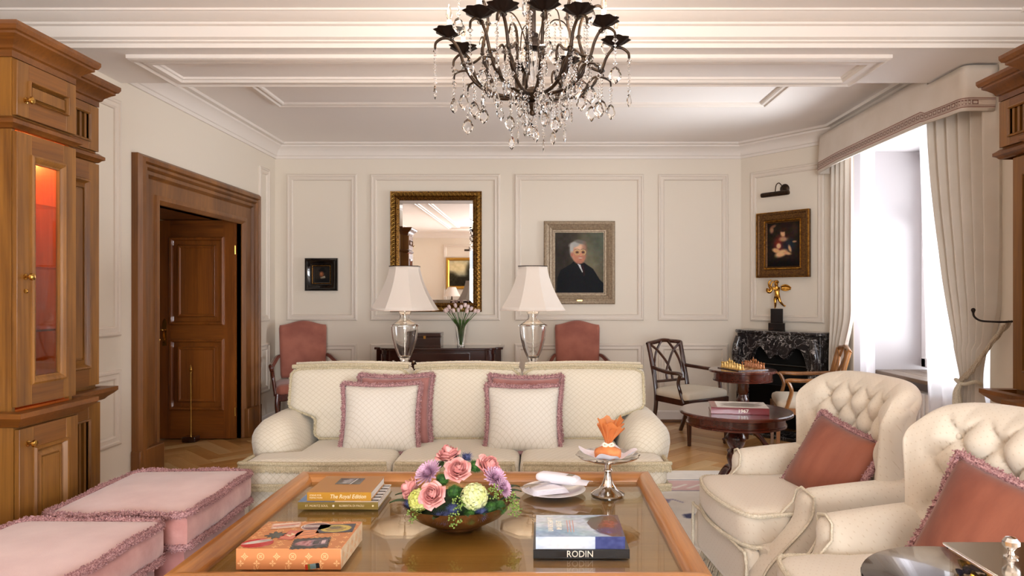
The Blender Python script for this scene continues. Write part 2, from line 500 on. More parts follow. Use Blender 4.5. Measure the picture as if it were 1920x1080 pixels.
PMOULD = [(0, 0), (0, .012), (.010, .020), (.022, .020), (.028, .012), (.048, .012), (.054, .016), (.064, .010), (.068, 0)]
def wall_panel(parent, x0, x1, z0, z1, loc, rotz):
    MB().frame(x0, x1, z0, z1, PMOULD).build('panel_moulding', PANELM, parent, smooth=35, loc=loc, rot=(0, 0, rad(rotz)))

floor = MB().box(-4.6, 3.5, YF - .1, YB + .1, -.12, -.004).build('floor', wood('parquet_ground', '#8d5f2f', '#bd8a50', 'x', 4, .35, .3))
tag(floor, kind='structure')
ceiling = MB().box(XN - .3, XR + .8, YF - .1, YB + .1, HC, HC + .1).build('ceiling', CEIL); tag(ceiling, kind='structure')

wb = MB().box(XL - .1, DX + .05, YB, YB + .1, 0, HC).build('wall_back', WALL); tag(wb, kind='structure')
for x0, x1 in ((-2.676, -1.931), (-1.79, -.418), (-.265, 1.10), (1.253, 1.993)):
    wall_panel(wb, x0, x1, 1.07, 2.617, (0, YB, 0), 0)
    wall_panel(wb, x0, x1, .30, .825, (0, YB, 0), 0)

D1 = (5.07, 6.50, 2.04)                 # doorway in the left wall
D2 = (-1.75, -.85, 2.04)                # second doorway, behind the camera
wl = MB()
for a, b in ((YF, D2[0]), (D2[1], YJ)): wl.box(XN - .24, XN, a, b, 0, HC)
for a, b in ((YJ, D1[0]), (D1[1], YB)): wl.box(XL - .24, XL, a, b, 0, HC)
wl.box(XN - .24, XL - .24, YJ, YJ + .24, 0, HC)
wl.box(XN - .24, XN, D2[0], D2[1], D2[2], HC); wl.box(XL - .24, XL, D1[0], D1[1], D1[2], HC)
wl = wl.build('wall_left', WALL); tag(wl, kind='structure')
for y0, y1, xw in ((4.32, 4.62, XL), (6.90, 7.16, XL), (-.2, 1.6, XN)):
    wall_panel(wl, y0, y1, 1.07, 2.632, (xw, 0, 0), 90)
    wall_panel(wl, y0, y1, .35, .848, (xw, 0, 0), 90)

wf_ = MB().box(XN - .1, FILL_WIN[0], YF - .25, YF, 0, HC).box(FILL_WIN[1], XR + .1, YF - .25, YF, 0, HC).box(FILL_WIN[0], FILL_WIN[1], YF - .25, YF, 0, FILL_WIN[2]).box(FILL_WIN[0], FILL_WIN[1], YF - .25, YF, FILL_WIN[3], HC).build('wall_front', WALL); tag(wf_, kind='structure')
for x0, x1 in ((-2.45, -1.4), (1.35, 2.45)):
    wall_panel(wf_, -x1, -x0, 1.07, 2.617, (0, YF, 0), 180)

NZ = 2.62
wr = MB()
edges = sorted([e for w in WINDOWS for e in w]); prev = YF
for k, w in enumerate(sorted(WINDOWS)):
    wr.box(XR, 3.62, prev, w[0], 0, HC); wr.box(XR, 3.62, w[0], w[1], NZ, HC); prev = w[1]
wr.box(XR, 3.62, prev, EY + .35, 0, HC)
wr = wr.build('wall_right', PLASTER); tag(wr, kind='structure')
rk = MB()                                # painted room face of the window wall
prev = YF
for w in sorted(WINDOWS):
    rk.box(XR - .004, XR, prev, w[0], 0, HC); rk.box(XR - .004, XR, w[0], w[1], NZ, HC); prev = w[1]
rk.box(XR - .004, XR, prev, EY, 0, HC)
rk.build('wall_face', WALL, wr)

wd = MB().prism([(DX, DY), (EX, EY), (EX + .3, EY + .3), (DX + .3, DY + .3)], 0, HC).build('wall_fireplace', WALL); tag(wd, kind='structure')
wall_panel(wd, .12, .93, 1.07, 2.617, (DX, DY, 0), PHI)
# hall beyond the doorways
hall = MB().box(-4.7, -4.6, 3.6, 7.6, 0, 2.6).box(-4.6, XL - .24, 7.5, 7.6, 0, 2.6).box(-4.6, XL - .24, 3.6, 3.7, 0, 2.6).box(-4.7, XL - .24, 3.6, 7.6, 2.6, 2.7)
tag(hall.build('wall_hall', WALL), kind='structure')

# crown moulding all round
crown = [(0, HC - .15), (.016, HC - .15), (.02, HC - .125), (.03, HC - .12), (.045, HC - .075), (.085, HC - .04), (.095, HC - .035), (.10, HC - .02), (.14, HC - .018), (.15, HC), (0, HC)]
t1 = MB().sweep([(XN, YF), (XR, YF), (XR, EY), (DX, DY), (XL, YB), (XL, YJ), (XN, YJ)], crown, closed=True).build('trim_1', TRIM, smooth=35)
tag(t1, kind='structure')
base = [(0, 0), (.022, 0), (.022, .02), (.016, .026), (.016, .105), (.010, .115), (0, .12)]
def baseboard(name, path):
    o = MB().sweep(path, base, side=1).build(name, TRIM); tag(o, kind='structure')
    MB().sweep(path, [(.016, 0), (.034, 0), (.032, .014), (.022, .026), (.016, .026)], side=1).build('floor_strip', WOODX, o)
baseboard('baseboard_back', [(DX, DY), (XL, YB), (XL, 6.83)])
baseboard('baseboard_left', [(XL, 4.76), (XL, YJ)])
baseboard('baseboard_fireplace', [(EX, EY), (DX, DY)])

# beam across the room with its mouldings
beam = MB().box(XN, XR, 3.98, 4.64, 2.76, HC).build('trim_2', CEIL); tag(beam, kind='structure')
bm_prof = [(0, 2.76), (.012, 2.757), (.012, 2.782), (.03, 2.788), (.03, 2.796), (.05, 2.806), (.05, 2.866), (.07, 2.872), (.07, 2.884), (.10, 2.89), (.14, 2.918), (.15, 2.918), (.15, HC), (0, HC)]
MB().sweep([(XN, 3.98), (XR, 3.98)], bm_prof, side=-1).build('beam_moulding', TRIM, beam, smooth=30)
MB().sweep([(XL, 4.64), (XR, 4.64)], [(0, HC-.13), (.02, HC-.13), (.05, HC-.06), (.11, HC-.02), (.12, HC), (0, HC)], side=1).build('beam_moulding', TRIM, beam, smooth=30)
def ceiling_frame(name, x0, x1, y0, y1, z, prof, parent):
    m = MB().frame(x0, x1, -y1, -y0, prof)           # XZ plane -> horizontal, standing down from the ceiling
    m.v = [(x, -w, z + v) for x, v, w in m.v]
    return m.build(name, TRIM, parent, smooth=30)
SOFF = [(0, 0), (0, .02), (.012, .03), (.03, .036), (.05, .024), (.062, .022), (.066, .03), (.10, .03), (.11, .016), (.12, .012), (.125, 0)]
ceiling_frame('soffit_panel', -2.44, 2.08, 4.085, 4.632, 2.76, SOFF, beam)
TRAY = [(0, 0), (0, .012), (.014, .024), (.03, .026), (.04, .016), (.06, .014), (.066, .02), (.078, .014), (.084, 0)]
# the ceiling tray really runs on behind the beam: long sides
ceiling_frame('tray_moulding', -2.19, 1.90, 4.80, 5.80, HC, TRAY, ceiling)
ceiling_frame('tray_moulding', -2.19, 1.90, -1.9, 3.2, HC, TRAY, ceiling)
ceiling_frame('tray_moulding', -1.95, 1.66, -1.65, 2.95, HC, TRAY, ceiling)

# ------------------------------------------------------------------ parquet planks laid in herringbone
PL, PW = .52, .13
plank_mats = [wood('parquet_%d' % i, a, b, 'x', 6, .3, .35) for i, (a, b) in enumerate((('#b98148', '#d9a869'), ('#c28c52', '#e0b47a'), ('#ae763d', '#d09c5e'), ('#caa066', '#e6c28c')))]
plank_meshes = []
for m in plank_mats:
    b = MB().box(-PL/2 + .0015, PL/2 - .0015, -PW/2 + .0015, PW/2 - .0015, -.006, 0)
    me = b.mesh('plank'); me.materials.append(m); plank_meshes.append(me)
def in_sight(x, y):
    return (4.55 < y < 7.2 and .55 < x < 2.25) or (4.9 < y < 7.2 and -3.3 < x < -1.25) or (5.5 < y < 7.3 and -1.3 < x < .6)
cells = []
n = int(PL / PW)
c45 = math.cos(rad(45))
for i in range(-40, 60):
    for j in range(-14, 24):
        # herringbone lattice: horizontal and vertical plank per cell
        ox = i * PW + j * PL * 1.0; oy = i * PW - j * PL * 1.0 + 0
        for kind in (0, 1):
            if kind == 0: cx, cy, a = ox + PL/2, oy + PW/2, 0
            else: cx, cy, a = ox + PL + PW/2, oy + PW + PL/2 - PL + PW*0, 90
            x = (cx - cy) * c45 * 1.0 - .4; y = (cx + cy) * c45 + 5.0
            cells.append((x, y, a + 45))
seen = []; rest = MB(); k = 0
for x, y, a in cells:
    if not (XL + .1 < x < 2.5 and -1 < y < 7.0): 
        if not (-3.5 < x < XL + .1 and 5.3 < y < 6.3): continue
    if in_sight(x, y) and k < 300:
        o = link('plank', plank_meshes[(k * 7 + int(a)) % 4], floor); o.location = (x, y, 0); o.rotation_euler = (0, 0, rad(a)); k += 1
    else:
        m = MB().box(-PL/2 + .0015, PL/2 - .0015, -PW/2 + .0015, PW/2 - .0015, -.006, 0).xf(Matrix.Translation((x, y, 0)) @ Matrix.Rotation(rad(a), 4, 'Z'))
        rest.add(m.v, m.f)
o = rest.build('plank_field', plank_mats[0], floor); o['kind'] = 'stuff'

# ------------------------------------------------------------------ door 1: double doorway with one leaf opened into the hall
d1 = structure('door_1')
CAS = [(0, 0), (0, .045), (.02, .068), (.05, .072), (.060, .052), (.066, .062), (.085, .062), (.10, .040), (.106, .048), (.13, .044), (.145, .020), (.155, .026), (.255, .020), (.258, .034), (.275, .038), (.29, .036), (.316, .008), (.316, -.02)]
def casing(parent, y0, y1, z1, loc, rotz, wv, w=.316):
    s = w / .316
    prof = [(a * s, h) for a, h in CAS]
    MB().arch(y0 - w, y1 + w, 0, z1 + w * .89, prof).build('casing', wv, parent, smooth=30, loc=loc, rot=(0, 0, rad(rotz)))
    for a, b in ((y0 - w - .01, y0 - w + .15 * s * 2), (y1 + w - .15 * s * 2, y1 + w + .01)):
        MB().box(a, b, -.066, 0, 0, .27).build('plinth_block', wv, parent, bevel=.006, loc=loc, rot=(0, 0, rad(rotz)))
casing(d1, D1[0], D1[1], D1[2], (XL, 0, 0), 90, CASEV)
lin_ = MB().box(XL - .72, XL - .0, D1[0] - .03, D1[0], 0, D1[2] + .03).box(XL - .72, XL, D1[1], D1[1] + .03, 0, D1[2] + .03).box(XL - .72, XL, D1[0], D1[1], D1[2], D1[2] + .03)
lin_.build('jamb_lining', CASEV, d1)
DPAN = [(0, 0), (0, .022), (.010, .032), (.022, .028), (.030, .010), (.036, .002), (.072, -.006), (.075, .010), (.083, .020), (.094, .018), (.104, .008), (.112, .010)]
def door_leaf(parent, w, h):
    """leaf in XZ facing -Y, hinge on the right (x = w)"""
    for q in (0, w - .105): lf = MB().box(q, q + .105, 0, .042, 0, h).build('leaf_stile', DOORV, parent)
    for q0, q1 in ((0, .27), (.92, 1.06), (h - .16, h)): MB().box(.105, w - .105, .001, .041, q0, q1).build('leaf_rail', DOORX, parent)
    for z0, z1 in ((.27, .92), (1.06, h - .16)):
        MB().box(.105, w - .105, .012, .03, z0, z1).build('leaf_panel', DOORV, parent)
        MB().frame(.10, w - .10, z0 - .005, z1 + .005, DPAN, y=.008, fill=True).build('panel_moulding', DOORV, parent, smooth=30)
    return lf
leaf = link('leaf', None, d1); leaf.location = (XL - .735, 6.435, .008)
door_leaf(leaf, .705, 2.025)
hd = link('handle', None, leaf); hd.location = (.055, 0, .98)
m = MB().prism([(-.018, -.12), (.018, -.12), (.02, .09), (.014, .115), (0, .135), (-.014, .115), (-.02, .09)], -.006, 0, 'y')
m.tube(catmull([(0, -.006, .03), (0, -.045, .03), (-.03, -.052, .02), (-.034, -.05, -.03), (-.022, -.05, -.06), (-.03, -.05, -.085), (-.036, -.05, -.08)], 5), .0075, 8)
m.build('handle_plate', BRASS, hd, smooth=40)
for z in (.25, 1.75):
    MB().lathe([(.008, -.04), (.008, .04)], 8, (.71, -.004, z)).build('hinge', BRASS, leaf)

d2 = structure('door_2')
casing(d2, D2[0], D2[1], D2[2], (XN, 0, 0), 90, CASEV, .16)
lf2 = link('leaf', None, d2); lf2.location = (XN - .03, D2[0], .008); lf2.rotation_euler = (0, 0, rad(90))
door_leaf(lf2, .90, 2.025)

# brass doorstop on the hall floor
ds = thing('doorstop', 'slim brass doorstop rod on a dark block before the wooden door', 'doorstop', (-3.19, 6.34, 0))
MB().box(-.06, .06, -.05, .05, 0, .05).build('block', DARKM, ds, bevel=.006)
MB().lathe([(.006, .05), (.006, .63), (.012, .632), (.008, .642), (.016, .655), (.013, .67), (.004, .69), (.0005, .705)], 12).build('rod', BRASS, ds, smooth=40)

# ------------------------------------------------------------------ windows in their niches
def window(name, y0, y1):
    w = structure(name)
    xg = 3.45; z0, z1 = .70, NZ - .02; ym = (y0 + y1) / 2
    MB().box(XR + .38, 3.62, y0, y1, 0, .62).build('parapet', PLASTER, w)
    fr = MB()
    for a, b in ((y0, y0 + .07), (y1 - .07, y1), (ym - .05, ym + .05)): fr.box(xg - .04, xg + .04, a, b, z0, z1)
    fr.box(xg - .04, xg + .04, y0, y1, z0, z0 + .08).box(xg - .04, xg + .04, y0, y1, z1 - .08, z1)
    fr.box(xg - .03, xg + .03, y0, y1, 1.95, 2.01)
    fr.build('frame', WHITEP, w, bevel=.006)
    for a, b in ((y0 + .07, ym - .05), (ym + .05, y1 - .07)):
        for c, d in ((z0 + .08, 1.95), (2.01, z1 - .08)):
            MB().box(xg - .003, xg + .003, a, b, c, d).build('pane', GLASSP, w)
    sl = MB()
    for k in range(3): sl.box(3.0 + .152 * k, 3.0 + .152 * k + .148, y0 - .0, y1 - .0, .64, .675)
    sl.build('sill', wood('sill_wood_' + name, '#5e4a3a', '#8f7a64', 'y', 8, .4, .2), w, bevel=.006)
    rd = MB()
    for k in range(int((y1 - y0 - .3) / .06)):
        rd.box(3.04, 3.12, y0 + .15 + k * .06, y0 + .15 + k * .06 + .042, .10, .56)
    rd.box(3.05, 3.11, y0 + .13, y1 - .13, .13, .16).box(3.05, 3.11, y0 + .13, y1 - .13, .50, .53).box(3.07, 3.09, y0 + .2, y0 + .23, 0, .14).box(3.07, 3.09, y1 - .23, y1 - .2, 0, .14)
    rd.build('radiator', WHITEP, w, bevel=.008)
    return w
w4 = structure('window_4')  # unseen window added to carry the frontal fill light
m = MB(); x0, x1, z0, z1 = FILL_WIN
for a in (x0, x1 - .07, (x0 + x1) / 2 - .05): m.box(a, a + (.07 if abs(a - (x0 + x1) / 2) > .1 else .1), YF - .2, YF - .12, z0, z1)
m.box(x0, x1, YF - .2, YF - .12, z0, z0 + .07).box(x0, x1, YF - .2, YF - .12, z1 - .07, z1).build('frame', WHITEP, w4)
MB().box(x0 + .07, x1 - .07, YF - .163, YF - .157, z0 + .07, z1 - .07).build('pane', GLASSP, w4)
for k, (a, b) in enumerate(WINDOWS): window('window_%d' % (k + 1), a, b)
# ------------------------------------------------------------------ built-in display cabinets
RPAN = [(0, 0), (0, .016), (.007, .024), (.015, .022), (.022, .008), (.028, .002), (.054, .014), (.056, .005), (.063, .005), (.065, .013), (.09, .013)]
RED = wood('cabinet_inside_wood', '#8a3a0e', '#c8641f', 'z', 4, .35, .4)
def knob(parent, x, y, z, mat=BRASS, s=1.0):
    MB().lathe([(.013*s, 0), (.013*s, -.003), (.006*s, -.006), (.006*s, -.016), (.012*s, -.02), (.016*s, -.026), (.014*s, -.033), (.004*s, -.036)], 14, axis='y').build('knob', mat, parent, smooth=40, loc=(x, y, z))
def panel_door(parent, x0, x1, z0, z1, y, kx=None, kz=None, sw=.075, solid=True):
    d = link('door', None, parent); d.location = (0, y, 0)
    g = .003
    for q0, q1 in ((x0+g, x0+sw), (x1-sw, x1-g)): MB().box(q0, q1, -.022, 0, z0+g, z1-g).build('stile', WOODV, d, bevel=.002)
    for q0, q1 in ((z0+g, z0+sw*1.15), (z1-sw*1.15, z1-g)): MB().box(x0+sw, x1-sw, -.0215, 0, q0, q1).build('rail', WOODX, d)
    if solid:
        w = min(x1-x0-2*sw, z1-z0-2.3*sw) / 2
        k = min(1.0, w / .12)
        prof = [(a * k, h) for a, h in RPAN]
        MB().frame(x0+sw-.006, x1-sw+.006, z0+sw*1.15-.006, z1-sw*1.15+.006, prof, y=-.012, fill=True).build('raised_panel', WOODV, d, smooth=25)
    if kx is not None: knob(d, kx, -.022, kz)
    return d
def grille(parent, x0, x1, z0, z1, y, sx=.085):
    d = link('grille', None, parent); d.location = (0, y, 0); g = .003
    for q0, q1 in ((x0+g, x0+sx), (x1-sx, x1-g)): MB().box(q0, q1, -.02, 0, z0+g, z1-g).build('stile', WOODV, d, bevel=.002)
    zt = .09 if z1 - z0 > .4 else .055
    for q0, q1 in ((z0+g, z0+zt), (z1-zt, z1-g)): MB().box(x0+sx, x1-sx, -.0195, 0, q0, q1).build('rail', WOODX, d)
    MB().box(x0+sx, x1-sx, -.001, 0, z0+zt, z1-zt).build('shade_back', SOOTDARK, d)  # black sheet standing in for the shade behind the slats
    MB().frame(x0+sx-.012, x1-sx+.012, z0+zt-.012, z1-zt+.012, [(0, .02), (0, .028), (.006, .03), (.012, .022), (.012, .01)]).build('grille_moulding', WOODV, d)
    n = max(3, int((x1 - x0 - 2*sx) / .034)); st = (x1 - x0 - 2*sx) / n
    for k in range(n):
        MB().box(x0+sx+st*(k+.28), x0+sx+st*(k+.72), -.016, -.002, z0+zt, z1-zt).build('slat', WOODV, d)
CORN = [(0, 2.325), (.012, 2.325), (.012, 2.352), (.022, 2.358), (.028, 2.372), (.050, 2.392), (.066, 2.402), (.066, 2.412), (.076, 2.416), (.084, 2.432), (.084, 2.448), (0, 2.448)]
MIDL = [(0, 2.03), (.012, 2.034), (.02, 2.044), (.032, 2.05), (.032, 2.066), (.022, 2.072), (.012, 2.08), (0, 2.082)]
LEDG = [(0, .795), (.012, .80), (.022, .812), (.040, .826), (.056, .842), (.056, .862), (0, .862)]
def cabinet(name, label, loc, rotz, secs, slim=False):
    """secs = [(x0, x1, depth, kind, knob side)] along the wall, front towards -Y"""
    t = thing(name, label, 'cabinet', loc, rotz)
    pth = [(secs[0][0], 0)]; pb = [(secs[0][0] - .005, 0)]
    for x0, x1, dp, kd, ks in secs:
        pth += [(x0, -dp), (x1, -dp)]; pb += [(x0 - (.005 if kd == 'tower' else 0), -dp - .03), (x1 + (.005 if kd == 'tower' else 0), -dp - .03)]
    pth.append((secs[-1][1], 0)); pb.append((secs[-1][1] + .005, 0))
    for p in (pth, pb):
        q = [p[0]]
        for a in p[1:]:
            if math.hypot(a[0]-q[-1][0], a[1]-q[-1][1]) > 1e-6: q.append(a)
        p[:] = q
    MB().sweep(pth, CORN, side=-1).build('cornice', WOODC, t, smooth=25)
    MB().sweep(pth, MIDL, side=-1).build('mid_ledge', WOODC, t, smooth=25)
    MB().sweep(pb, LEDG, side=-1).build('base_ledge', WOODC, t, smooth=25)
    for x0, x1, dp, kd, ks in secs:
        MB().box(x0, x1, -dp - .008, 0, 0, .82).build('base', WOODV, t)
        MB().box(x0, x1, -dp, 0, 2.05, 2.44).build('top_box', WOODV, t)
        kx = (x0 + .05) if ks < 0 else (x1 - .05)
        if kd == 'tower':
            # hollow glazed middle
            for q0 in (x0, x1 - .02): MB().box(q0, q0+.02, -dp, 0, .82, 2.05).build('side_panel', WOODV, t)
            MB().box(x0+.02, x1-.02, -dp + .58, -dp + .60, .86, 2.05).box(x0+.02, x0+.024, -dp+.02, -.02, .86, 2.05).box(x1-.024, x1-.02, -dp+.02, -.02, .86, 2.05).box(x0+.02, x1-.02, -dp, 0, .84, .866).build('lining', RED, t)
            for z in (1.18, 1.46, 1.74): MB().box(x0+.025, x1-.025, -dp+.05, -dp+.57, z, z+.008).build('glass_shelf', GLASSC, t)
            d = panel_door(t, x0, x1, .875, 2.025, -dp, kx, 1.42, .088, solid=False)
            MB().frame(x0+.078, x1-.078, .875+.088, 2.025-.088, [(0, .02), (0, .03), (.008, .034), (.018, .03), (.028, .02), (.034, .02), (.034, .004)], y=0).build('glazing_bead', WOODV, d, smooth=25)
            MB().box(x0+.10, x1-.10, -.012, -.008, .97, 1.93).build('pane', GLASSC, d)
            MB().lathe([(.010, 0), (.011, -.004), (.004, -.007), (.001, -.012)], 12, axis='y').build('keyhole', BRASS, d, loc=(kx, -.022, 1.36))
            panel_door(t, x0, x1, 2.085, 2.32, -dp, kx, 2.16, .07)
            panel_door(t, x0, x1, .06, .79, -dp - .01, kx, .72, .085)
            L = bpy.data.lights.new('cabinet_bulb', 'POINT'); L.energy = 6; L.color = (1, .42, .11); L.shadow_soft_size = .03
            lo = link('cabinet_bulb', L, t); lo.location = ((x0 + x1) / 2, -dp + .3, 1.99)
        else:
            xa = x0 + (.075 if slim and x0 == secs[0][0] else 0); da = dp - (.02 if slim else 0)
            MB().box(xa, x1, -da, 0, .82, 2.05).build('body', WOODV, t)
            panel_door(t, xa, x1, .875, 2.025, -da, None, None, .085)
            grille(t, x0, x1, 2.085, 2.32, -dp)
            grille(t, x0, x1, .06, .79, -dp - .008, .10)
    return t
cabinet('display_cabinet', 'tall honey wood cabinet with lit red interior behind a narrow glass door', (XN, 0, 0), 90,
        [(2.42, 2.86, .93, 'side', 1), (2.86, 3.23, 1.07, 'tower', -1), (3.23, 3.62, .93, 'side', -1)])
cabinet('display_cabinet', 'honey wood cabinet at the right edge beside the curtain', (XR, 0, 0), -90,
        [(-3.52, -3.13, .46, 'side', 1), (-3.13, -2.76, .60, 'tower', 1), (-2.76, -2.32, .46, 'side', 1)], slim=True)
# ------------------------------------------------------------------ pelmet and curtains at the window
def round_path(pts, r, k=5):
    out = [Vector(pts[0])]
    for i in range(1, len(pts) - 1):
        p, a, b = Vector(pts[i]), Vector(pts[i-1]), Vector(pts[i+1])
        d0 = (a - p).normalized(); d1 = (b - p).normalized(); p0 = p + d0 * r; p1 = p + d1 * r
        for j in range(k + 1):
            t = j / k; out.append(p0*(1-t)**2 + p*2*t*(1-t) + p1*t*t)
    out.append(Vector(pts[-1])); return out
PX = 2.60
pe = thing('pelmet', 'beige fabric pelmet with a brown key pattern border over the window', 'pelmet', (PX, 5.37, 2.48))
path = [Vector((x - PX, y - 5.37)) for x, y in round_path([(2.80, 6.46), (PX, 6.46), (PX, 4.24), (2.80, 4.24)], .05)]
z_top = lambda y: .335 if y + 5.37 > 4.70 else .268
def pel(u, v):
    s = u * (len(path) - 1); i = min(len(path) - 2, int(s)); q = path[i].lerp(path[i+1], s - i)
    e = min(abs(q.y - .98), abs(q.y + 1.02)) if True else 0
    dip = -.012 + .02 * sstep(0, .5, min(q.y + 1.13, 1.09 - q.y))
    ease = .012 * math.sin(q.y * 9)
    zt = .335 if q.y + 5.37 > 4.66 else .268
    z = dip * (1 - v) + v * zt
    return (q.x - .02 * (1 - v) + 0, q.y, z)
# refine the long straight run
fine = []
for a, b in zip(path[:-1], path[1:]):
    k = max(1, int((b - a).length / .05))
    for j in range(k): fine.append(a.lerp(b, j / k))
fine.append(path[-1]); path = fine
o = MB().grid(pel, len(path), 9).build('valance', PELM, pe, smooth=60)
sd = o.modifiers.new('thick', 'SOLIDIFY'); sd.thickness = .012; sd.offset = 0
band = MB()
def strip(v0, v1, off):
    m = MB(); P = []
    for i, q in enumerate(path):
        u = i / (len(path) - 1)
        a = Vector(pel(u, v0)); b = Vector(pel(u, v1))
        d = path[min(i+1, len(path)-1)] - path[max(0, i-1)]; n = Vector((d.y, -d.x, 0)).normalized()
        P.append((a + n * off, b + n * off))
    vs = [p for ab in P for p in ab]; fs = [(2*i, 2*i+1, 2*i+3, 2*i+2) for i in range(len(P) - 1)]
    return vs, fs
for v0, v1, mt, off in ((.06, .30, TRIML, .0075), (.075, .095, TRIMB, .0085), (.265, .285, TRIMB, .0085), (.115, .125, TRIMB, .0085), (.235, .245, TRIMB, .0085)):
    vs_, fs_ = strip(v0, v1, off); MB().add(vs_, fs_).build('braid', mt, pe, fix=False)
links = MB(); s = 0
tot = len(path)
for i in range(3, tot - 3):
    for sh in (0,):
        q0 = Vector(pel((i + .12) / (tot - 1), .14)); q1 = Vector(pel((i + .88) / (tot - 1), .14))
        up = Vector((0, 0, .026)); w = Vector((0, 0, .005)); d = (q1 - q0)
        n = Vector((d.y, -d.x, 0)).normalized() * .010
        e = d * .16
        a, b = q0 + n, q1 + n
        for r in ((a, b, a + w, b + w), (a + up - w, b + up - w, a + up, b + up), (a, a + e, a + up, a + e + up), (b - e, b, b - e + up, b + up)):
            k = len(links.v); links.v += [tuple(r[0]), tuple(r[1]), tuple(r[3]), tuple(r[2])]; links.f.append((k, k+1, k+2, k+3))
links.build('key_pattern', TRIMB, pe, fix=False)['kind'] = 'stuff'
MB().box(2.62 - PX, 2.80 - PX, 4.26 - 5.37, 6.44 - 5.37, .23, .25).build('pelmet_board', WHITEP, pe)

def curtain(name, label, fn, nu, nv, mat, cat='curtain', group=None):
    o = MB().grid(fn, nu, nv).build(name, mat, smooth=180, fix=False)
    tag(o, label, cat, group); return o
def fold(u, n, sharp=1.0): return math.sin(u * n * 2 * math.pi) * (1 - .25 * math.cos(u * n * 4 * math.pi))
ZT = 2.66
# far curtain, hanging straight
def c_far(u, v):
    z = ZT * (1 - v) + .012 * v
    pin = 1 - .45 * sstep(.55, .72, v) * (1 - .5 * sstep(.74, 1, v))
    y = 6.435 - .36 * u * pin
    return (2.70 + .034 * fold(u, 4.5) * (.6 + .4 * v) + .03 * u, y, z)
cf = curtain('curtain', 'far beige curtain with braided edge hanging beside the fireplace', c_far, 90, 30, CURT)
eg = MB().grid(lambda u, v: tuple(Vector(c_far(.90 + .10 * u, v)) + Vector((-.006, -.002, 0))), 6, 60)
eg.build('braid_edge', TRIML, cf, fix=False)
lk = MB()
for k in range(54):
    v0 = .10 + k * .0165
    a = Vector(c_far(.92, v0)); b = Vector(c_far(.98, v0)); c = Vector(c_far(.98, v0 + .011)); d = Vector(c_far(.92, v0 + .011))
    off = Vector((-.009, -.003, 0)); e = .28
    ring = [a, b, c, d]; ctr = (a + b + c + d) / 4
    for i in range(4):
        p, q = ring[i], ring[(i+1) % 4]
        kk = len(lk.v); lk.v += [tuple(p + off), tuple(q + off), tuple(q.lerp(ctr, e) + off), tuple(p.lerp(ctr, e) + off)]; lk.f.append((kk, kk+1, kk+2, kk+3))
lk.build('braid_pattern', TRIMB, cf, fix=False)['kind'] = 'stuff'
# near curtain, swept back to its tie
TZ = .80
def c_near(u, v):
    z = ZT * (1 - v) + .012 * v
    t = (ZT - z) / (ZT - TZ)
    if z >= TZ:
        yl = 4.83 - .46 * (t ** 1.7); yr = 4.20 + .09 * sstep(.72, 1.0, t)
    else:
        s = (TZ - z) / TZ
        yl = 4.37 + .10 * sstep(0, .4, s); yr = 4.29 - .05 * sstep(0, .4, s)
    y = yl + (yr - yl) * u
    tight = 1 - .55 * sstep(.6, 1.0, t) if z >= TZ else .45 + .5 * sstep(0, .5, (TZ - z) / TZ)
    x = 2.70 + .075 * u * (1 if z > 1.0 else .6) + .042 * fold(u, 6.5) * tight - .01 * math.sin(u * 5) - .03 * sstep(.5, 1, t if z >= TZ else 1)
    return (x, y, z)
cn = curtain('curtain', 'near beige curtain tied back with a rope beside the right cabinet', c_near, 150, 60, CURT)
# rope tie and hook
rope = thing('curtain_tieback', 'twisted beige rope tieback holding the near curtain', 'tieback', (2.67, 4.33, TZ))
def rp(p): return Vector(p) - Vector((2.67, 4.33, TZ))
for k, (dx, dz) in enumerate(((0, 0), (.018, .02))):
    pts = catmull([(2.755 + dx, 4.075, 1.19), (2.70 + dx, 4.17, 1.03 + dz), (2.655, 4.26, .87 + dz), (2.625, 4.33, .80 + dz * .5)], 10)
    m = MB()
    for s in range(2):
        q = []
        for i, p in enumerate(pts):
            a = i * .75 + s * math.pi
            q.append(rp(p) + Vector((math.cos(a) * .006, 0, math.sin(a) * .006)))
        m.tube(q, .0085, 6)
    m.build('rope', mottled('rope_beige_%d' % k, '#a8967f', '#cdbfa9', .9, 200, bs=0), rope, smooth=60)
ringp = [rp((2.675 + .062 * math.cos(a), 4.33 + .075 * math.sin(a), .80 + .01 * math.sin(3 * a))) for a in np.linspace(0, 2 * math.pi, 24, endpoint=False)]
MB().tube(ringp, .012, 6, closed=True).build('rope_loop', FRCREAM, rope, smooth=60)
m = MB().tube([rp(p) for p in catmull([(2.62, 4.31, .80), (2.60, 4.32, .74), (2.605, 4.32, .66)], 5)], lambda t: .012 + .02 * t, 10)
m.strands([rp((2.605, 4.32, .68)), rp((2.605, 4.32, .66))], .09, 3000, .002, False, dirs=(0, 0, -1)).build('tassel', FRCREAM, rope, fix=False)
hk = MB().tube(catmull([(2.806, 4.06, 1.19), (2.72, 4.06, 1.185), (2.67, 4.09, 1.185), (2.625, 4.13, 1.19), (2.60, 4.15, 1.215), (2.598, 4.155, 1.25)], 6), lambda t: .006 + .003 * (t > .9), 8)
hk.ball((2.598, 4.155, 1.252), .013)
hk = hk.build('curtain_hook', BRONZE2, smooth=60); tag(hk, 'dark metal curtain hook on the wall by the near curtain', 'hook')
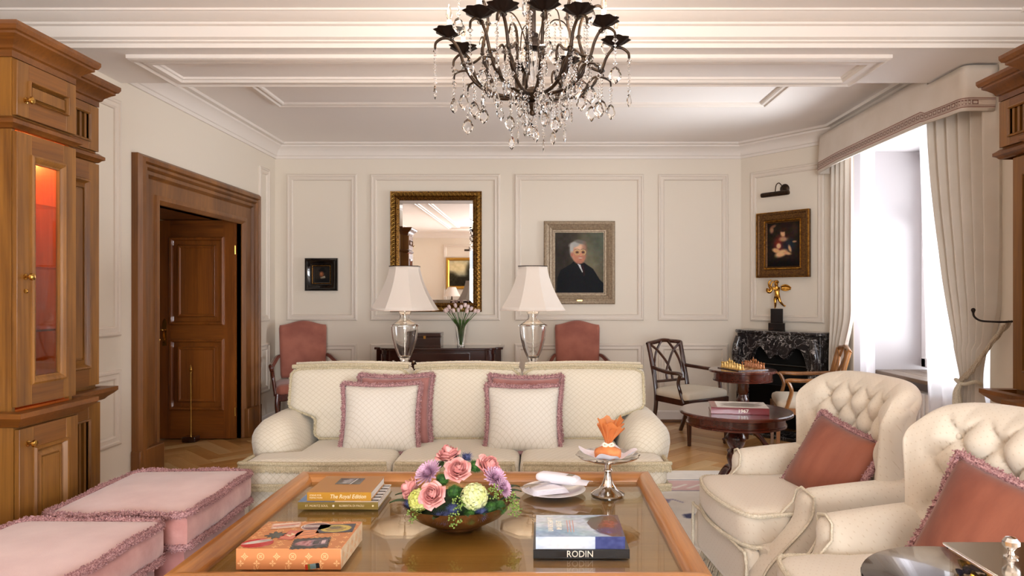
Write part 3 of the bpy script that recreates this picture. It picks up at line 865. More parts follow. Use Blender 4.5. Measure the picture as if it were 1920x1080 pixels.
# sheers inside the niche
def sh1(u, v): return (2.865 + .02 * math.sin(u * 26), 6.19 - .24 * u + .006 * math.sin(u * 40), 2.6 * (1 - v) + .015)
def sh2(u, v):
    return (2.87 + .022 * math.sin(u * 34) - .012 * math.sin(u * 9), 4.34 + (.92 - .16 * v) * u, 2.6 * (1 - v) + .015)
curtain('sheer_curtain', 'white sheer curtain beside the far beige curtain', sh1, 40, 12, SHEER)
curtain('sheer_curtain', 'white sheer curtain behind the near tied-back curtain', sh2, 90, 12, SHEER)
# ------------------------------------------------------------------ rug
class Canvas:
    """tiny painter: colours on a pixel grid, later stored on mesh vertices"""
    def __init__(s, w, h, bgc):
        s.w, s.h = w, h; s.a = np.zeros((h, w, 3)); s.a[:] = np.array(bgc)
        s.X, s.Y = np.meshgrid((np.arange(w) + .5) / w, (np.arange(h) + .5) / h); s.asp = w / h
    def blend(s, m, c, al=1.0):
        m = (np.clip(m, 0, 1) * al)[..., None]; s.a = s.a * (1 - m) + np.array(c) * m; return s
    def ell(s, cx, cy, rx, ry, c, soft=.15, rot=0, al=1.0):
        dx = (s.X - cx) * s.asp; dy = s.Y - cy; a = rad(rot)
        x = dx * math.cos(a) + dy * math.sin(a); y = -dx * math.sin(a) + dy * math.cos(a)
        d = np.sqrt((x / (rx * s.asp)) ** 2 + (y / ry) ** 2)
        return s.blend((1 + soft - d) / (2 * soft + 1e-6), c, al)
    def poly(s, pts, c, al=1.0):
        ins = np.zeros_like(s.X, bool); n = len(pts); j = n - 1
        for i in range(n):
            xi, yi = pts[i]; xj, yj = pts[j]
            cond = ((yi > s.Y) != (yj > s.Y)) & (s.X < (xj - xi) * (s.Y - yi) / (yj - yi + 1e-12) + xi)
            ins ^= cond; j = i
        return s.blend(ins.astype(float), c, al)
    def rect(s, x0, x1, y0, y1, c, al=1.0): return s.blend(((s.X > x0) & (s.X < x1) & (s.Y > y0) & (s.Y < y1)).astype(float), c, al)
    def line(s, pts, wd, c, al=1.0):
        d = np.full_like(s.X, 9.0)
        for (x0, y0), (x1, y1) in zip(pts[:-1], pts[1:]):
            ax, ay = (x1 - x0) * s.asp, y1 - y0; px, py = (s.X - x0) * s.asp, s.Y - y0
            t = np.clip((px * ax + py * ay) / (ax * ax + ay * ay + 1e-12), 0, 1)
            d = np.minimum(d, np.hypot(px - t * ax, py - t * ay))
        return s.blend((wd - d) / (wd * .5), c, al)
    def noise(s, amp, cell, mono=True):
        gh, gw = max(2, int(s.h / cell) + 2), max(2, int(s.w / cell) + 2)
        g = rng.random((gh, gw, 1 if mono else 3)) - .5
        yy = s.Y * (gh - 1.001); xx = s.X * (gw - 1.001); i = yy.astype(int); j = xx.astype(int); fy = (yy - i)[..., None]; fx = (xx - j)[..., None]
        v = (g[i, j] * (1-fx) + g[i, j+1] * fx) * (1-fy) + (g[i+1, j] * (1-fx) + g[i+1, j+1] * fx) * fy
        s.a = s.a + v * amp; return s
    def mesh(s, W_, H_, name, mat, parent=None, flat=False, y=0.0):
        """panel W_ x H_ centred on the origin, in XZ facing -Y (or flat in XY)"""
        w, h = s.w, s.h
        xs = (np.arange(w) / (w - 1) - .5) * W_; ys = (np.arange(h) / (h - 1) - .5) * H_
        gx, gy = np.meshgrid(xs, ys); z0 = np.full(gx.size, y)
        co = np.stack([gx.ravel(), gy.ravel(), z0], 1) if flat else np.stack([gx.ravel(), z0, gy.ravel()], 1)
        i = np.arange((h - 1) * (w - 1)); r, c = i // (w - 1), i % (w - 1); b = r * w + c
        F = np.stack([b, b + 1, b + w + 1, b + w], 1)
        me = bpy.data.meshes.new(name); me.from_pydata(co.tolist(), [], F.tolist())
        v = np.clip(s.a / 255.0, 0, 1).reshape(-1, 3); l = np.where(v <= .04045, v / 12.92, ((v + .055) / 1.055) ** 2.4)
        at = me.color_attributes.new('Col', 'FLOAT_COLOR', 'POINT')
        at.data.foreach_set('color', np.concatenate([l, np.ones((len(l), 1))], 1).ravel().astype(np.float32))
        me.materials.append(mat); me.update()
        return link(name, me, parent)

RX0, RX1, RY0, RY1 = -1.95, 2.15, 1.2, 5.25
cv = Canvas(330, 310, (240, 233, 223))
wx, wy = RX1 - RX0, RY1 - RY0
fx = lambda x: (x - RX0) / wx
fy = lambda y: (y - RY0) / wy
pink = (214, 170, 166); navy = (62, 66, 104); rose = (196, 132, 134); sage = (168, 172, 150)
for yb in (4.72, 1.75): cv.rect(fx(-1.45), fx(1.85), fy(yb), fy(yb + .24), pink, .75)
for xb in (-1.62, 1.72): cv.rect(fx(xb), fx(xb + .22), fy(1.75), fy(4.96), pink, .55)
for yb in (4.70, 4.97): cv.rect(fx(-1.6), fx(2.0), fy(yb), fy(yb + .02), navy, .7)
for k in range(12):
    x = -1.3 + k * .29
    cv.line([(fx(x), fy(4.77)), (fx(x + .1), fy(4.86)), (fx(x + .2), fy(4.78)), (fx(x + .29), fy(4.86))], .004, (236, 226, 216))
rs = np.random.default_rng(3)
for k in range(150):
    x = rs.uniform(RX0 + .15, RX1 - .15); y = rs.uniform(RY0 + .15, RY1 - .08)
    if 4.66 < y < 5.02: continue
    c = (navy, rose, sage, navy, (150, 140, 170))[k % 5]; q = rs.uniform(.018, .04)
    for a in range(5):
        an = a * 1.2566 + k
        cv.ell(fx(x + q * math.cos(an)), fy(y + q * math.sin(an)), .006, .006 * cv.asp, c, .3, al=.85)
    if k % 3 == 0: cv.line([(fx(x), fy(y)), (fx(x + .08), fy(y + .05)), (fx(x + .14), fy(y - .02))], .0028, c, .8)
cv.noise(10, 3)
rug = thing('rug', 'cream floral rug with pink border bands under the seating group', 'rug', ((RX0 + RX1) / 2, (RY0 + RY1) / 2, 0))
MB().box(-wx/2, wx/2, -wy/2, wy/2, 0.0005, .011).build('backing', FRCREAM, rug)
cv.mesh(wx, wy, 'pile', RUGM, rug, flat=True, y=.012)
RZ = .012

# ------------------------------------------------------------------ pillows
def pillow(name, label, loc, rot, w, h, t, fab, fr, frr=.013, group=None, L=.022):
    o = thing(name, label, 'cushion', loc, 0, group); o.rotation_euler = tuple(rad(a) for a in rot)
    def sh(u, v, sd):
        x = w/2 * u * (1 - .075 * (1 - v*v) * abs(u)); z = h/2 * v * (1 - .075 * (1 - u*u) * abs(v))
        y = sd * t/2 * max(0, (1 - u**4) * (1 - v**4)) ** .55
        return (x, y + .012 * math.sin(x * 14 + z * 9) * (1 - u*u) * (1 - v*v), z)
    m = MB()
    for sd in (-1, 1): m.grid(lambda a, b: sh(2*a-1, 2*b-1, sd), 22, 22)
    me = m.mesh('cover', 180, fix=False)
    bm = bmesh.new(); bm.from_mesh(me); bmesh.ops.remove_doubles(bm, verts=bm.verts, dist=1e-4); bmesh.ops.recalc_face_normals(bm, faces=bm.faces); bm.to_mesh(me); bm.free()
    me.materials.append(fab); link('cover', me, o)
    p = []
    for a, b in (((-1,-1),(1,-1)), ((1,-1),(1,1)), ((1,1),(-1,1)), ((-1,1),(-1,-1))):
        for k in range(14):
            q = k / 14; p.append(Vector(sh(a[0]+(b[0]-a[0])*q, a[1]+(b[1]-a[1])*q, 0)))
    p = [Vector((q.x * 1.02, 0, q.z * 1.02)) for q in p]
    MB().tube(p, frr, 7, closed=True).strands(p, L, 2200, .0022).build('fringe', fr, o, fix=False)
    return o

# ------------------------------------------------------------------ sofa
SX, SY = -.45, 4.10
sofa = thing('sofa', 'three-seat cream quilted sofa with fringed cushions behind the coffee table', 'sofa', (SX, SY, RZ))
MB().rounded((2.24, .82, .29), .03, (10,6,4), c=(0, .02, .165)).build('base', CREAMQ, sofa, smooth=60)
MB().rounded((2.14, .15, .56), .05, (14,6,10), c=(0, .38, .50)).build('back_frame', CREAMQ, sofa, smooth=60)
for x, y in ((-1.05, -.34), (1.05, -.34), (-1.05, .40), (1.05, .40)):
    MB().lathe([(.02, 0), (.03, .02), (.03, .04)], 10, (x, y, 0)).build('foot', DARKW, sofa)
for sd in (-1, 1):
    def aw(x, y, z, u, v, w):
        k = sstep(.30, .52, z + .37)
        x += sd * (.035 * k) ; z += -.02 * sstep(-.2, -.31, y)
        return (x, y + .03 * (1 - w) * .3, z)
    MB().rounded((.25, .66, .50), .11, (10,16,12), puff=(.012,.015,.015), warp=aw, c=(sd * 1.035, .10, .37)).build('arm', CREAMQ, sofa, smooth=180)
def fringe_tube(path, r, L, mat, parent, closed=True, name='fringe', dens=1800, dirs=None, w=.0022):
    m = MB().tube(path, r, 7, closed=closed)
    m.strands(path, L, dens, w, closed, dirs).build(name, mat, parent, fix=False)
SEATS = ((-.915, -.343, -1), (-.337, .337, 0), (.343, .915, 1))
for x0, x1, sd in SEATS:
    def sw(x, y, z, u, v, w):
        X = x + (x0 + x1) / 2; Y = y - .11
        k = 1 + .375 * (1 - sstep(-.275, -.235, Y))
        if sd < 0: X = x1 + (X - x1) * k
        if sd > 0: X = x0 + (X - x0) * k
        return (X, Y, z + .38)
    c = MB().rounded((x1 - x0, .66, .15), .045, (16, 40, 6), puff=(0, .01, .014), warp=sw).build('seat_cushion', CREAMQ, sofa, smooth=180)
    for zz, L in ((.438, .03), (.322, .02)):
        xa = x0 if sd >= 0 else x1 + (x0 - x1) * 1.375; xb = x1 if sd <= 0 else x0 + (x1 - x0) * 1.375
        p = [(xa + .02, -.43, zz), ((xa + xb) / 2, -.448, zz), (xb - .02, -.43, zz)]
        if sd < 0: p = [(xa - .004, -.27, zz), (xa + .0, -.40, zz)] + p
        if sd > 0: p = p + [(xb, -.40, zz), (xb + .004, -.27, zz)]
        p = catmull(p, 8)
        fringe_tube(p, .012, L * 1.5, FROLIVE, c, False, dens=3000, dirs=(0, -.25, -1), w=.0018)
BACKS = ((-1.09, -.343, -1), (-.337, .337, 0), (.343, 1.10, 1))
for x0, x1, sd in BACKS:
    def bw(x, y, z, u, v, w):
        X = x + (x0 + x1) / 2; Z = z + .675
        k = 1 - .23 * (1 - sstep(.58, .66, Z))
        if sd < 0: X = x1 + (X - x1) * k
        if sd > 0: X = x0 + (X - x0) * k
        Z -= .012 * (1 - math.cos(u * 1.4)) * max(0, w)
        return (X, y + .155 + (Z - .455) * .22, Z)
    c = MB().rounded((x1 - x0, .20, .45), .06, (20, 8, 30), puff=(0, .035, .012), warp=bw).build('back_cushion', CREAMQ, sofa, smooth=180)
    hw, hz = (x1 - x0) / 2 - .016, .225 - .018
    pth = []
    for a, b in (((-1,-1),(1,-1)), ((1,-1),(1,1)), ((1,1),(-1,1)), ((-1,1),(-1,-1))):
        for k in range(16):
            q = k / 16; u = a[0]+(b[0]-a[0])*q; w = a[1]+(b[1]-a[1])*q
            cr = .03 * max(0, abs(u) - .9) * max(0, abs(w) - .9) * 50
            pth.append(bw(u * (hw - cr), -.088, w * (hz - cr), u, -1, w))
    fringe_tube(pth, .008, .012, FROLIVE, c)
    top = [bw(u * hw, -.075 + .10 * q, hz + .016, u, -1, 1) for u, q in [(-1 + 2 * k / 14, 0) for k in range(15)]]
    fringe_tube(top, .014, .013, FROLIVE, c, False, dens=4000, w=.0016)
    top2 = [bw(u * hw, .0, hz + .024, u, 0, 1) for u in [-1 + 2 * k / 14 for k in range(15)]]
    fringe_tube(top2, .012, .013, FRCREAM, c, False, dens=4000, w=.0016)
PIL = 'pillows on the sofa'
pillow('throw_pillow', 'mauve velvet pillow behind the left cream pillow on the sofa', (-.86, 4.12, .655), (-14, 0, 4), .43, .42, .13, MAUVEV, FRMAUVE, group=PIL)
pillow('throw_pillow', 'cream quilted pillow with mauve fringe, left one on the sofa', (-.915, 3.99, .63), (-13, 0, 3), .44, .40, .14, CREAMP, FRMAUVE, group=PIL)
pillow('throw_pillow', 'mauve velvet pillow behind the right cream pillow on the sofa', (-.085, 4.12, .65), (-14, 0, -3), .43, .42, .13, MAUVEV, FRMAUVE, group=PIL)
pillow('throw_pillow', 'cream quilted pillow with mauve fringe, right one on the sofa', (-.095, 3.99, .625), (-13, 0, -3), .43, .39, .14, CREAMP, FRMAUVE, group=PIL)
# ------------------------------------------------------------------ buttoned armchairs
def tuft(u, z):
    """0 at the creases .. 1 on the pillows of the buttoned field; u = across (m), z = height (m)"""
    p, q = .145, .17
    a = u / p + (z - .60) / q; b = u / p - (z - .60) / q
    return abs(math.sin(math.pi * a / 1.0) * math.sin(math.pi * b / 1.0)) ** .42
def make_armchair(label, loc, rotz):
    t = thing('armchair', label, 'armchair', loc, rotz, None)
    MB().rounded((.74, .68, .26), .04, (10,10,6), c=(0, -.02, .215)).build('base', CREAMD, t, smooth=60)
    for x, y in ((-.31, -.30), (.31, -.30), (-.31, .25), (.31, .25)):
        MB().lathe([(.018, 0), (.026, .03), (.03, .10)], 10, (x, y, 0)).build('foot', DARKW, t)
    # seat cushion
    def sw(x, y, z, u, v, w):
        y -= .035 * (1 - u*u) * (v < 0) * abs(v)
        k = 1 + .10 * sstep(-.18, -.26, y - .08)
        return (x * k, y - .08, z + .385)
    sc = MB().rounded((.55, .66, .16), .045, (16,20,6), puff=(0,0,.018), warp=sw).build('seat_cushion', CREAMD, t, smooth=180)
    for z, L in ((.448, .014), (.325, .014)):
        p = catmull([(-.27, .2, z), (-.272, -.1, z), (-.298, -.28, z), (-.30, -.385, z), (-.18, -.432, z), (0, -.452, z), (.18, -.432, z), (.30, -.385, z), (.298, -.28, z), (.272, -.1, z), (.27, .2, z)], 6)
        fringe_tube(p, .0085, L * .8, FRCREAM, sc, False, dens=2500, w=.0015)
    # arms with scrolled fronts running into the front rail
    for sd in (-1, 1):
        def aw(x, y, z, u, v, w):
            Z = z + .338
            f = max(0, -v)                                  # front half
            Y = y + .05 - .20 * f * (1 - sstep(.22, .50, Z)) - .02 * f
            X = x + sd * (.335 + .02 * sstep(.4, .6, Z)) + sd * .012 * f * (1 - sstep(.3, .5, Z))
            return (X, Y, Z + .02 * v - .0)
        a = MB().rounded((.125, .50, .49), .055, (8,20,18), puff=(.008,0,.006), warp=aw).build('arm', CREAMD, t, smooth=180)
        cord = []
        for k in range(26):
            s = k / 25; Z = .14 + .41 * s
            cord.append((sd * (.335 + .02 * sstep(.4, .6, Z)) + sd * .066, .05 - .235 - .20 * (1 - sstep(.22, .50, Z)) , Z))
        cord += [(sd * .34, -.20, .572), (sd * (.30), -.20, .552), (sd * .287, -.21, .50), (sd * .284, -.26, .45)]
        MB().tube(cord, lambda s: .0055, 6).build('cord', FRCREAM, a, smooth=60)
    MB().rounded((.66, .07, .22), .03, (12,4,6), c=(0, -.385, .21)).build('front_rail', CREAMD, t, smooth=60)
    MB().tube(catmull([(-.34, -.425, .10), (-.335, -.425, .29), (-.26, -.43, .315), (.26, -.43, .315), (.335, -.425, .29), (.34, -.425, .10)], 6), lambda s: .007 * (1 + .3 * math.sin(s * 300)), 6).build('cord', FRCREAM, t, smooth=60)
    # curved back, buttoned inside
    BW, BH, BT = .74, .57, .15
    def bw(x, y, z, u, v, w):
        Z = z + .685
        crest = .075 * abs(u) ** 5 * sstep(.70, 1.0, Z)
        Z2 = Z - crest * .9
        flare = 1 + .06 * sstep(.55, .9, Z) - .08 * (1 - sstep(.40, .56, Z))
        X = x * flare
        Y = y + .235 + (Z2 - .42) * .14 - .13 * abs(u) ** 2.6 * (.75 + .25 * sstep(.5, .9, Z))
        roll = .03 * sstep(.84, .97, Z)
        Y += roll
        if v < 0:
            m = (1 - sstep(.25, .33, abs(X))) * sstep(.46, .54, Z2) * (1 - sstep(.86, .95, Z2))
            Y += (-v) * m * (.048 * (1 - tuft(X, Z2)) - .012)
            # pleats running up from the top buttons
            pl = (1 - sstep(.25, .33, abs(X))) * sstep(.80, .86, Z2)
            Y += (-v) * pl * .012 * (1 - abs(math.sin(math.pi * (X / .145 + .5))) ** .4)
        return (X, Y, Z2)
    bk = MB().rounded((BW, BT, BH), .075, (80, 8, 80), puff=(0, .01, 0), warp=bw).build('back', CREAMD, t, smooth=180)
    p, q = .145, .17
    for i in range(-3, 4):
        for j in range(-3, 4):
            if (i + j) % 2: continue
            x = (i) * p / 2 * 1.0; z = .60 + j * q / 2
            if abs(x) > .25 or not .50 < z < .90: continue
            c = bw(x, -BT/2, z - .685, x / (BW/2), -1, (z - .685) / (BH/2))
            MB().ball((c[0], c[1] + .004, c[2]), .011, 8, 5).build('button', CREAMD, bk, smooth=180)
    m = MB()
    p = [(-.385, .31, .10), (-.385, -.36, .10), (.385, -.36, .10), (.385, .31, .10)]
    m.strands([Vector(a).lerp(Vector(b), k / 30) for a, b in zip(p, p[1:] + p[:1]) for k in range(30)], .085, 700, .0035, True, dirs=(0, 0, -1))
    m.tube(p, .008, 6, closed=True).build('skirt_fringe', FRCREAM, t, fix=False)
    return t
a1 = make_armchair('cream buttoned armchair beside the sofa, farther of the two', (1.205, 3.10, RZ), -85)
a2 = make_armchair('cream buttoned armchair at the right edge behind the black side table', (1.235, 2.09, RZ), -82)
pillow('throw_pillow', 'rust velvet pillow on the farther buttoned armchair', (1.275, 3.03, .60), (-28, 10, -74), .40, .37, .15, RUSTV, FRMAUVE, .015)
pillow('throw_pillow', 'rust velvet pillow on the nearer buttoned armchair', (1.33, 2.03, .615), (-26, 10, -70), .43, .40, .15, RUSTV, FRMAUVE, .015)

# ------------------------------------------------------------------ ottomans
def ottoman(label, cx, cy, w, d, rz):
    t = thing('ottoman', label, 'ottoman', (cx, cy, RZ if cx > RX0 + .1 else 0), rz, 'pink ottomans')
    t.location.z = RZ
    MB().rounded((w - .04, d - .04, .27), .03, (8,8,6), puff=(.008,.008,0), c=(0, 0, .165)).build('base', MAUVEV, t, smooth=60)
    for x in (-1, 1):
        for y in (-1, 1): MB().lathe([(.018, 0), (.025, .035)], 10, (x * (w/2 - .08), y * (d/2 - .08), 0)).build('foot', DARKW, t)
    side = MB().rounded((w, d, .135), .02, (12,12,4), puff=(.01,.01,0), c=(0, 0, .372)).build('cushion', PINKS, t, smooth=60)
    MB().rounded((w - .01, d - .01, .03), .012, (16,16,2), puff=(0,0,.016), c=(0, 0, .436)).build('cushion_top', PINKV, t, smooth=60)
    for z in (.445, .312):
        r = .05; pts = []
        for sx, sy, a0 in ((1, 1, 0), (-1, 1, 90), (-1, -1, 180), (1, -1, 270)):
            for k in range(5):
                a = rad(a0 + k * 22.5); pts.append((sx * (w/2 - r) + r * math.cos(a) * 1.08, sy * (d/2 - r) + r * math.sin(a) * 1.08, z))
        dense = []
        for a, b in zip(pts, pts[1:] + pts[:1]):
            n = max(1, int(math.dist(a, b) / .03))
            for k in range(n):
                q = Vector(a).lerp(Vector(b), k / n); q.z += .004 * math.sin(q.x * 20 + q.y * 17); dense.append(q)
        fringe_tube(dense, .013, .019, FRMAUVE, t, True, dens=2400, w=.0026)
    return t
ottoman('pink velvet ottoman with fringed cushion, the one nearer the sofa', -1.72, 3.135, .575, .69, 2)
ottoman('pink velvet ottoman with fringed cushion, nearest the camera', -1.755, 2.37, .575, .69, -1)

# ------------------------------------------------------------------ coffee table
TX0, TX1, TY0, TY1, TZT = -1.115, .515, 2.03, 3.25, .52
GZ = .486
ct = thing('coffee_table', 'large rectangular wooden coffee table with glass top and raised rim', 'table', ((TX0 + TX1) / 2, (TY0 + TY1) / 2, RZ))
hx, hy = (TX1 - TX0) / 2, (TY1 - TY0) / 2
def at_table(z): return z - RZ
RIM = [(0, TZT - .13), (0, TZT - .012), (.008, TZT - .002), (.022, TZT), (.045, TZT - .004), (.058, TZT - .014), (.070, GZ), (.070, TZT - .13)]
def rim(side):
    pr = [(a, at_table(z)) for a, z in RIM]; m = MB()
    if side in 'fb':
        s = -1 if side == 'f' else 1
        vs = []
        for x, q in ((-hx, 1), (hx, -1)):
            for a, z in pr: vs.append((x + q * a, s * (hy - a), z))
    else:
        s = -1 if side == 'l' else 1; vs = []
        for y, q in ((-hy, 1), (hy, -1)):
            for a, z in pr: vs.append((s * (hx - a), y + q * a, z))
    k = len(pr)
    fs = [(e, (e+1) % k, k + (e+1) % k, k + e) for e in range(k)] + [tuple(range(k)), tuple(range(k, 2*k))]
    return m.add(vs, fs)
for sd in 'fblr': rim(sd).build('rim', TABX if sd in 'fb' else TABY, ct, smooth=35)
MB().box(-hx + .06, hx - .06, -hy + .06, hy - .06, at_table(GZ) - .04, at_table(GZ) - .012).build('top_panel', TABTOP, ct)
TGL = glass('table_top_glass', (.95, .95, .88), rough=.01, ior=1.6)
MB().box(-hx + .07, hx - .07, -hy + .07, hy - .07, at_table(GZ) - .0115, at_table(GZ)).build('glass_top', TGL, ct)
for x in (-1, 1):
    for y in (-1, 1):
        MB().lathe([(.03, 0), (.035, .02), (.03, .05), (.04, .25), (.045, .34), (.045, at_table(TZT) - .13)], 16, (x * (hx - .08), y * (hy - .08), 0)).build('leg', TABY, ct, smooth=40)
# ------------------------------------------------------------------ upholstered wall armchairs
def make_wall_chair(label, loc, rotz):
    t = thing('upholstered_armchair', label, 'armchair', loc, rotz, 'terracotta armchairs by the back wall')
    out = []
    for k in range(31):
        u = -1 + 2 * k / 30
        top = 1.045 + .035 * (math.cos(u * math.pi) * .5 + .5) + (.0 if abs(u) < .95 else -.02)
        out.append((u * .235, top))
    def bwp(x, y, z, u, v, w):
        zt = 1.03 + .045 * (math.cos(u * math.pi) * .5 + .5)
        Z = .50 + (w * .5 + .5) * (zt - .50)
        return (x * (.94 + .06 * (w*.5+.5)), y + .25 + (Z - .5) * .14, Z)
    MB().rounded((.47, .075, .55), .025, (24, 6, 16), puff=(0, .02, 0), warp=bwp).build('backrest', CHAIRV, t, smooth=180)
    MB().rounded((.55, .52, .10), .04, (12,12,5), puff=(0,0,.025), c=(0, .0, .435)).build('seat', CHAIRV, t, smooth=180)
    MB().box(-.27, .27, -.25, .25, .33, .40).build('seat_rail', MAHO, t, bevel=.01)
    for s in (-1, 1):
        MB().tube(catmull([(s*.235, .27, .72), (s*.255, .16, .715), (s*.285, .02, .685), (s*.31, -.12, .66), (s*.315, -.20, .665), (s*.315, -.235, .65), (s*.312, -.225, .625)], 6), lambda q: .018 + .008 * math.sin(q * 3.1) , 8).build('armrest', MAHO, t, smooth=60)
        MB().tube(catmull([(s*.31, -.20, .65), (s*.30, -.17, .56), (s*.285, -.19, .46), (s*.275, -.21, .38)], 6), .017, 8).build('arm_support', MAHO, t, smooth=60)
        MB().tube(catmull([(s*.26, -.235, .40), (s*.265, -.25, .28), (s*.255, -.245, .16), (s*.265, -.265, .05), (s*.27, -.275, 0)], 5), lambda q: .024 - .009 * q, 8).build('leg', MAHO, t, smooth=60)
        MB().tube(catmull([(s*.23, .25, .45), (s*.235, .27, .25), (s*.24, .33, 0)], 6), lambda q: .022 - .006 * q, 8).build('leg', MAHO, t, smooth=60)
    MB().tube(catmull([(-.255, -.24, .20), (-.1, -.22, .23), (0, -.22, .215), (.1, -.22, .23), (.255, -.24, .20)], 5), .015, 8).build('stretcher', MAHO, t, smooth=60)
    return t
make_wall_chair('terracotta armchair with scrolled arms in the left back corner by the door', (-2.33, 6.88, 0), 22)
make_wall_chair('terracotta armchair against the back wall under the portrait', (.39, 6.90, 0), 0)

# ------------------------------------------------------------------ sideboard with what stands on it
sb = thing('sideboard', 'dark mahogany bow-front sideboard with small round knobs under the mirror', 'sideboard', (-1.02, 7.07, 0))
W2, DB = .63, .225
def bow(ins=0.0):
    p = [(-W2 - ins, DB), (-W2 - ins, -.06 - ins)]
    p += [(-W2 + .055 - ins, -.075 - ins)]
    for k in range(7):
        a = rad(180 + 90 * k / 6); p.append((-W2 + .17 + (.11) * math.cos(a) - ins * .5, -.09 + .11 * math.sin(a) - ins))
    for k in range(1, 10):
        u = -1 + 2 * k / 10; p.append((u * (W2 - .2), -.20 - .02 * (1 - u*u) - ins))
    for k in range(7):
        a = rad(270 + 90 * k / 6); p.append((W2 - .17 + .11 * math.cos(a) + ins * .5, -.09 + .11 * math.sin(a) - ins))
    p += [(W2 - .055 + ins, -.075 - ins), (W2 + ins, -.06 - ins), (W2 + ins, DB)]
    return p
MB().prism(bow(0), .16, .79).build('body', DARKM, sb, smooth=40)
MB().prism(bow(.02), .79, .815).build('top', DARKM, sb, bevel=.006)
for x in (-.56, .56):
    for y in (-.04, .18): MB().lathe([(.018, 0), (.028, .16)], 8, (x, y, 0)).build('leg', DARKM, sb)
MB().box(-.33, .33, -.232, -.19, .60, .765).build('drawer', DARKM, sb, bevel=.004)
MB().box(-.33, .33, -.232, -.19, .24, .585).build('drawer', DARKM, sb, bevel=.004)
for z in (.683, .41):
    for x in (-.22, .22): knob(sb, x, -.232, z, STEEL, .9)
for s in (-1, 1):
    m = MB(); pts = []
    for k in range(7):
        a = rad(195 + 62 * k / 6); pts.append((s * -1 * (-W2 + .17 + .117 * math.cos(a)) * -1, -.09 + .117 * math.sin(a)))
    for (xa, ya), (xb, yb) in zip(pts[:-1], pts[1:]):
        m.add([(xa, ya, .25), (xb, yb, .25), (xb, yb, .75), (xa, ya, .75)], [(0,1,2,3)])
    m.build('side_door', DARKM, sb, smooth=60)
    knob(sb, s * (W2 - .20), -.20, .683, STEEL, .9)

bx = thing('wooden_box', 'dark polished wooden box on the sideboard', 'box', (-1.155, 7.06, .815))
MB().box(-.16, .16, -.10, .10, 0, .10).build('body', DARKM, bx, bevel=.004)
MB().box(-.162, .162, -.102, .102, .103, .145).build('lid', DARKM, bx, bevel=.006)
MB().box(-.012, .012, -.108, -.10, .085, .115).build('clasp', BRASS, bx)

LEAFG = mottled('tulip_leaf', '#2f4a20', '#587a35', .45, 14, bs=0)
vs_ = thing('vase', 'cut glass vase of pale tulips on the sideboard', 'vase', (-.80, 7.04, .815))
vp = [(.036, 0), (.040, .004), (.038, .03), (.044, .08), (.052, .14), (.060, .20), (.062, .235)]
MB().lathe([(r, z) for r, z in vp] + [(r - .006, z) for r, z in reversed(vp[1:])], 20, ripple=lambda a, r, z: 1 + .02 * math.cos(10 * a + z * 40)).build('glass', CRYST, vs_, smooth=30)
TUL = plain('tulip_petal', '#e9cfc9', .6, Subsurface_Weight=0)
tul_head = MB()
for k in range(6):
    a0 = k * math.pi / 3; rr = .016 if k % 2 else .014
    def pet(u, v, a0=a0, rr=rr):
        a = a0 + (u - .5) * 1.25 * math.sin(math.pi * min(1, v * .85 + .15))
        r = rr * (math.sin(math.pi * (v * .72 + .12)) ** .8) * 1.15
        return (r * math.cos(a), r * math.sin(a), v * .05)
    tul_head.grid(pet, 5, 6)
tul_me = tul_head.mesh('flower', 180, False); tul_me.materials.append(TUL)
rt = random.Random(4)
tul_pos = []
for k in range(15):
    a = k * 2.4; r = .03 + .11 * math.sqrt(k / 15)
    tul_pos.append((r * math.cos(a) * 1.25, r * math.sin(a) * .7, .40 - .9 * r * r * 4 - rt.uniform(0, .03)))
for (x, y, z) in tul_pos:
    tl = thing('tulip', 'pale pink tulip in the cut glass vase on the sideboard', 'flower', (-.80, 7.04, .825), 0, 'tulips in the vase')
    MB().tube(catmull([(x*.08, y*.08, .01), (x*.25, y*.25, .20), (x*.6, y*.6, z*.8), (x, y, z)], 5), .003, 5).build('stem', LEAFG, tl)
    h = link('flower', tul_me, tl); h.location = (x, y, z); h.rotation_euler = (-y * 4, x * 4.5, 0)
    an = math.atan2(y, x) + .7
    def lf(u, v):
        r = .02 + .11 * v; w = (u - .5) * .022 * math.sin(math.pi * min(1, v + .12))
        return (r * math.cos(an) - w * math.sin(an), r * math.sin(an) * .7 + w * math.cos(an), .16 + .20 * v - .07 * v * v)
    MB().grid(lf, 3, 7).build('leaf', LEAFG, tl, smooth=180, fix=False)

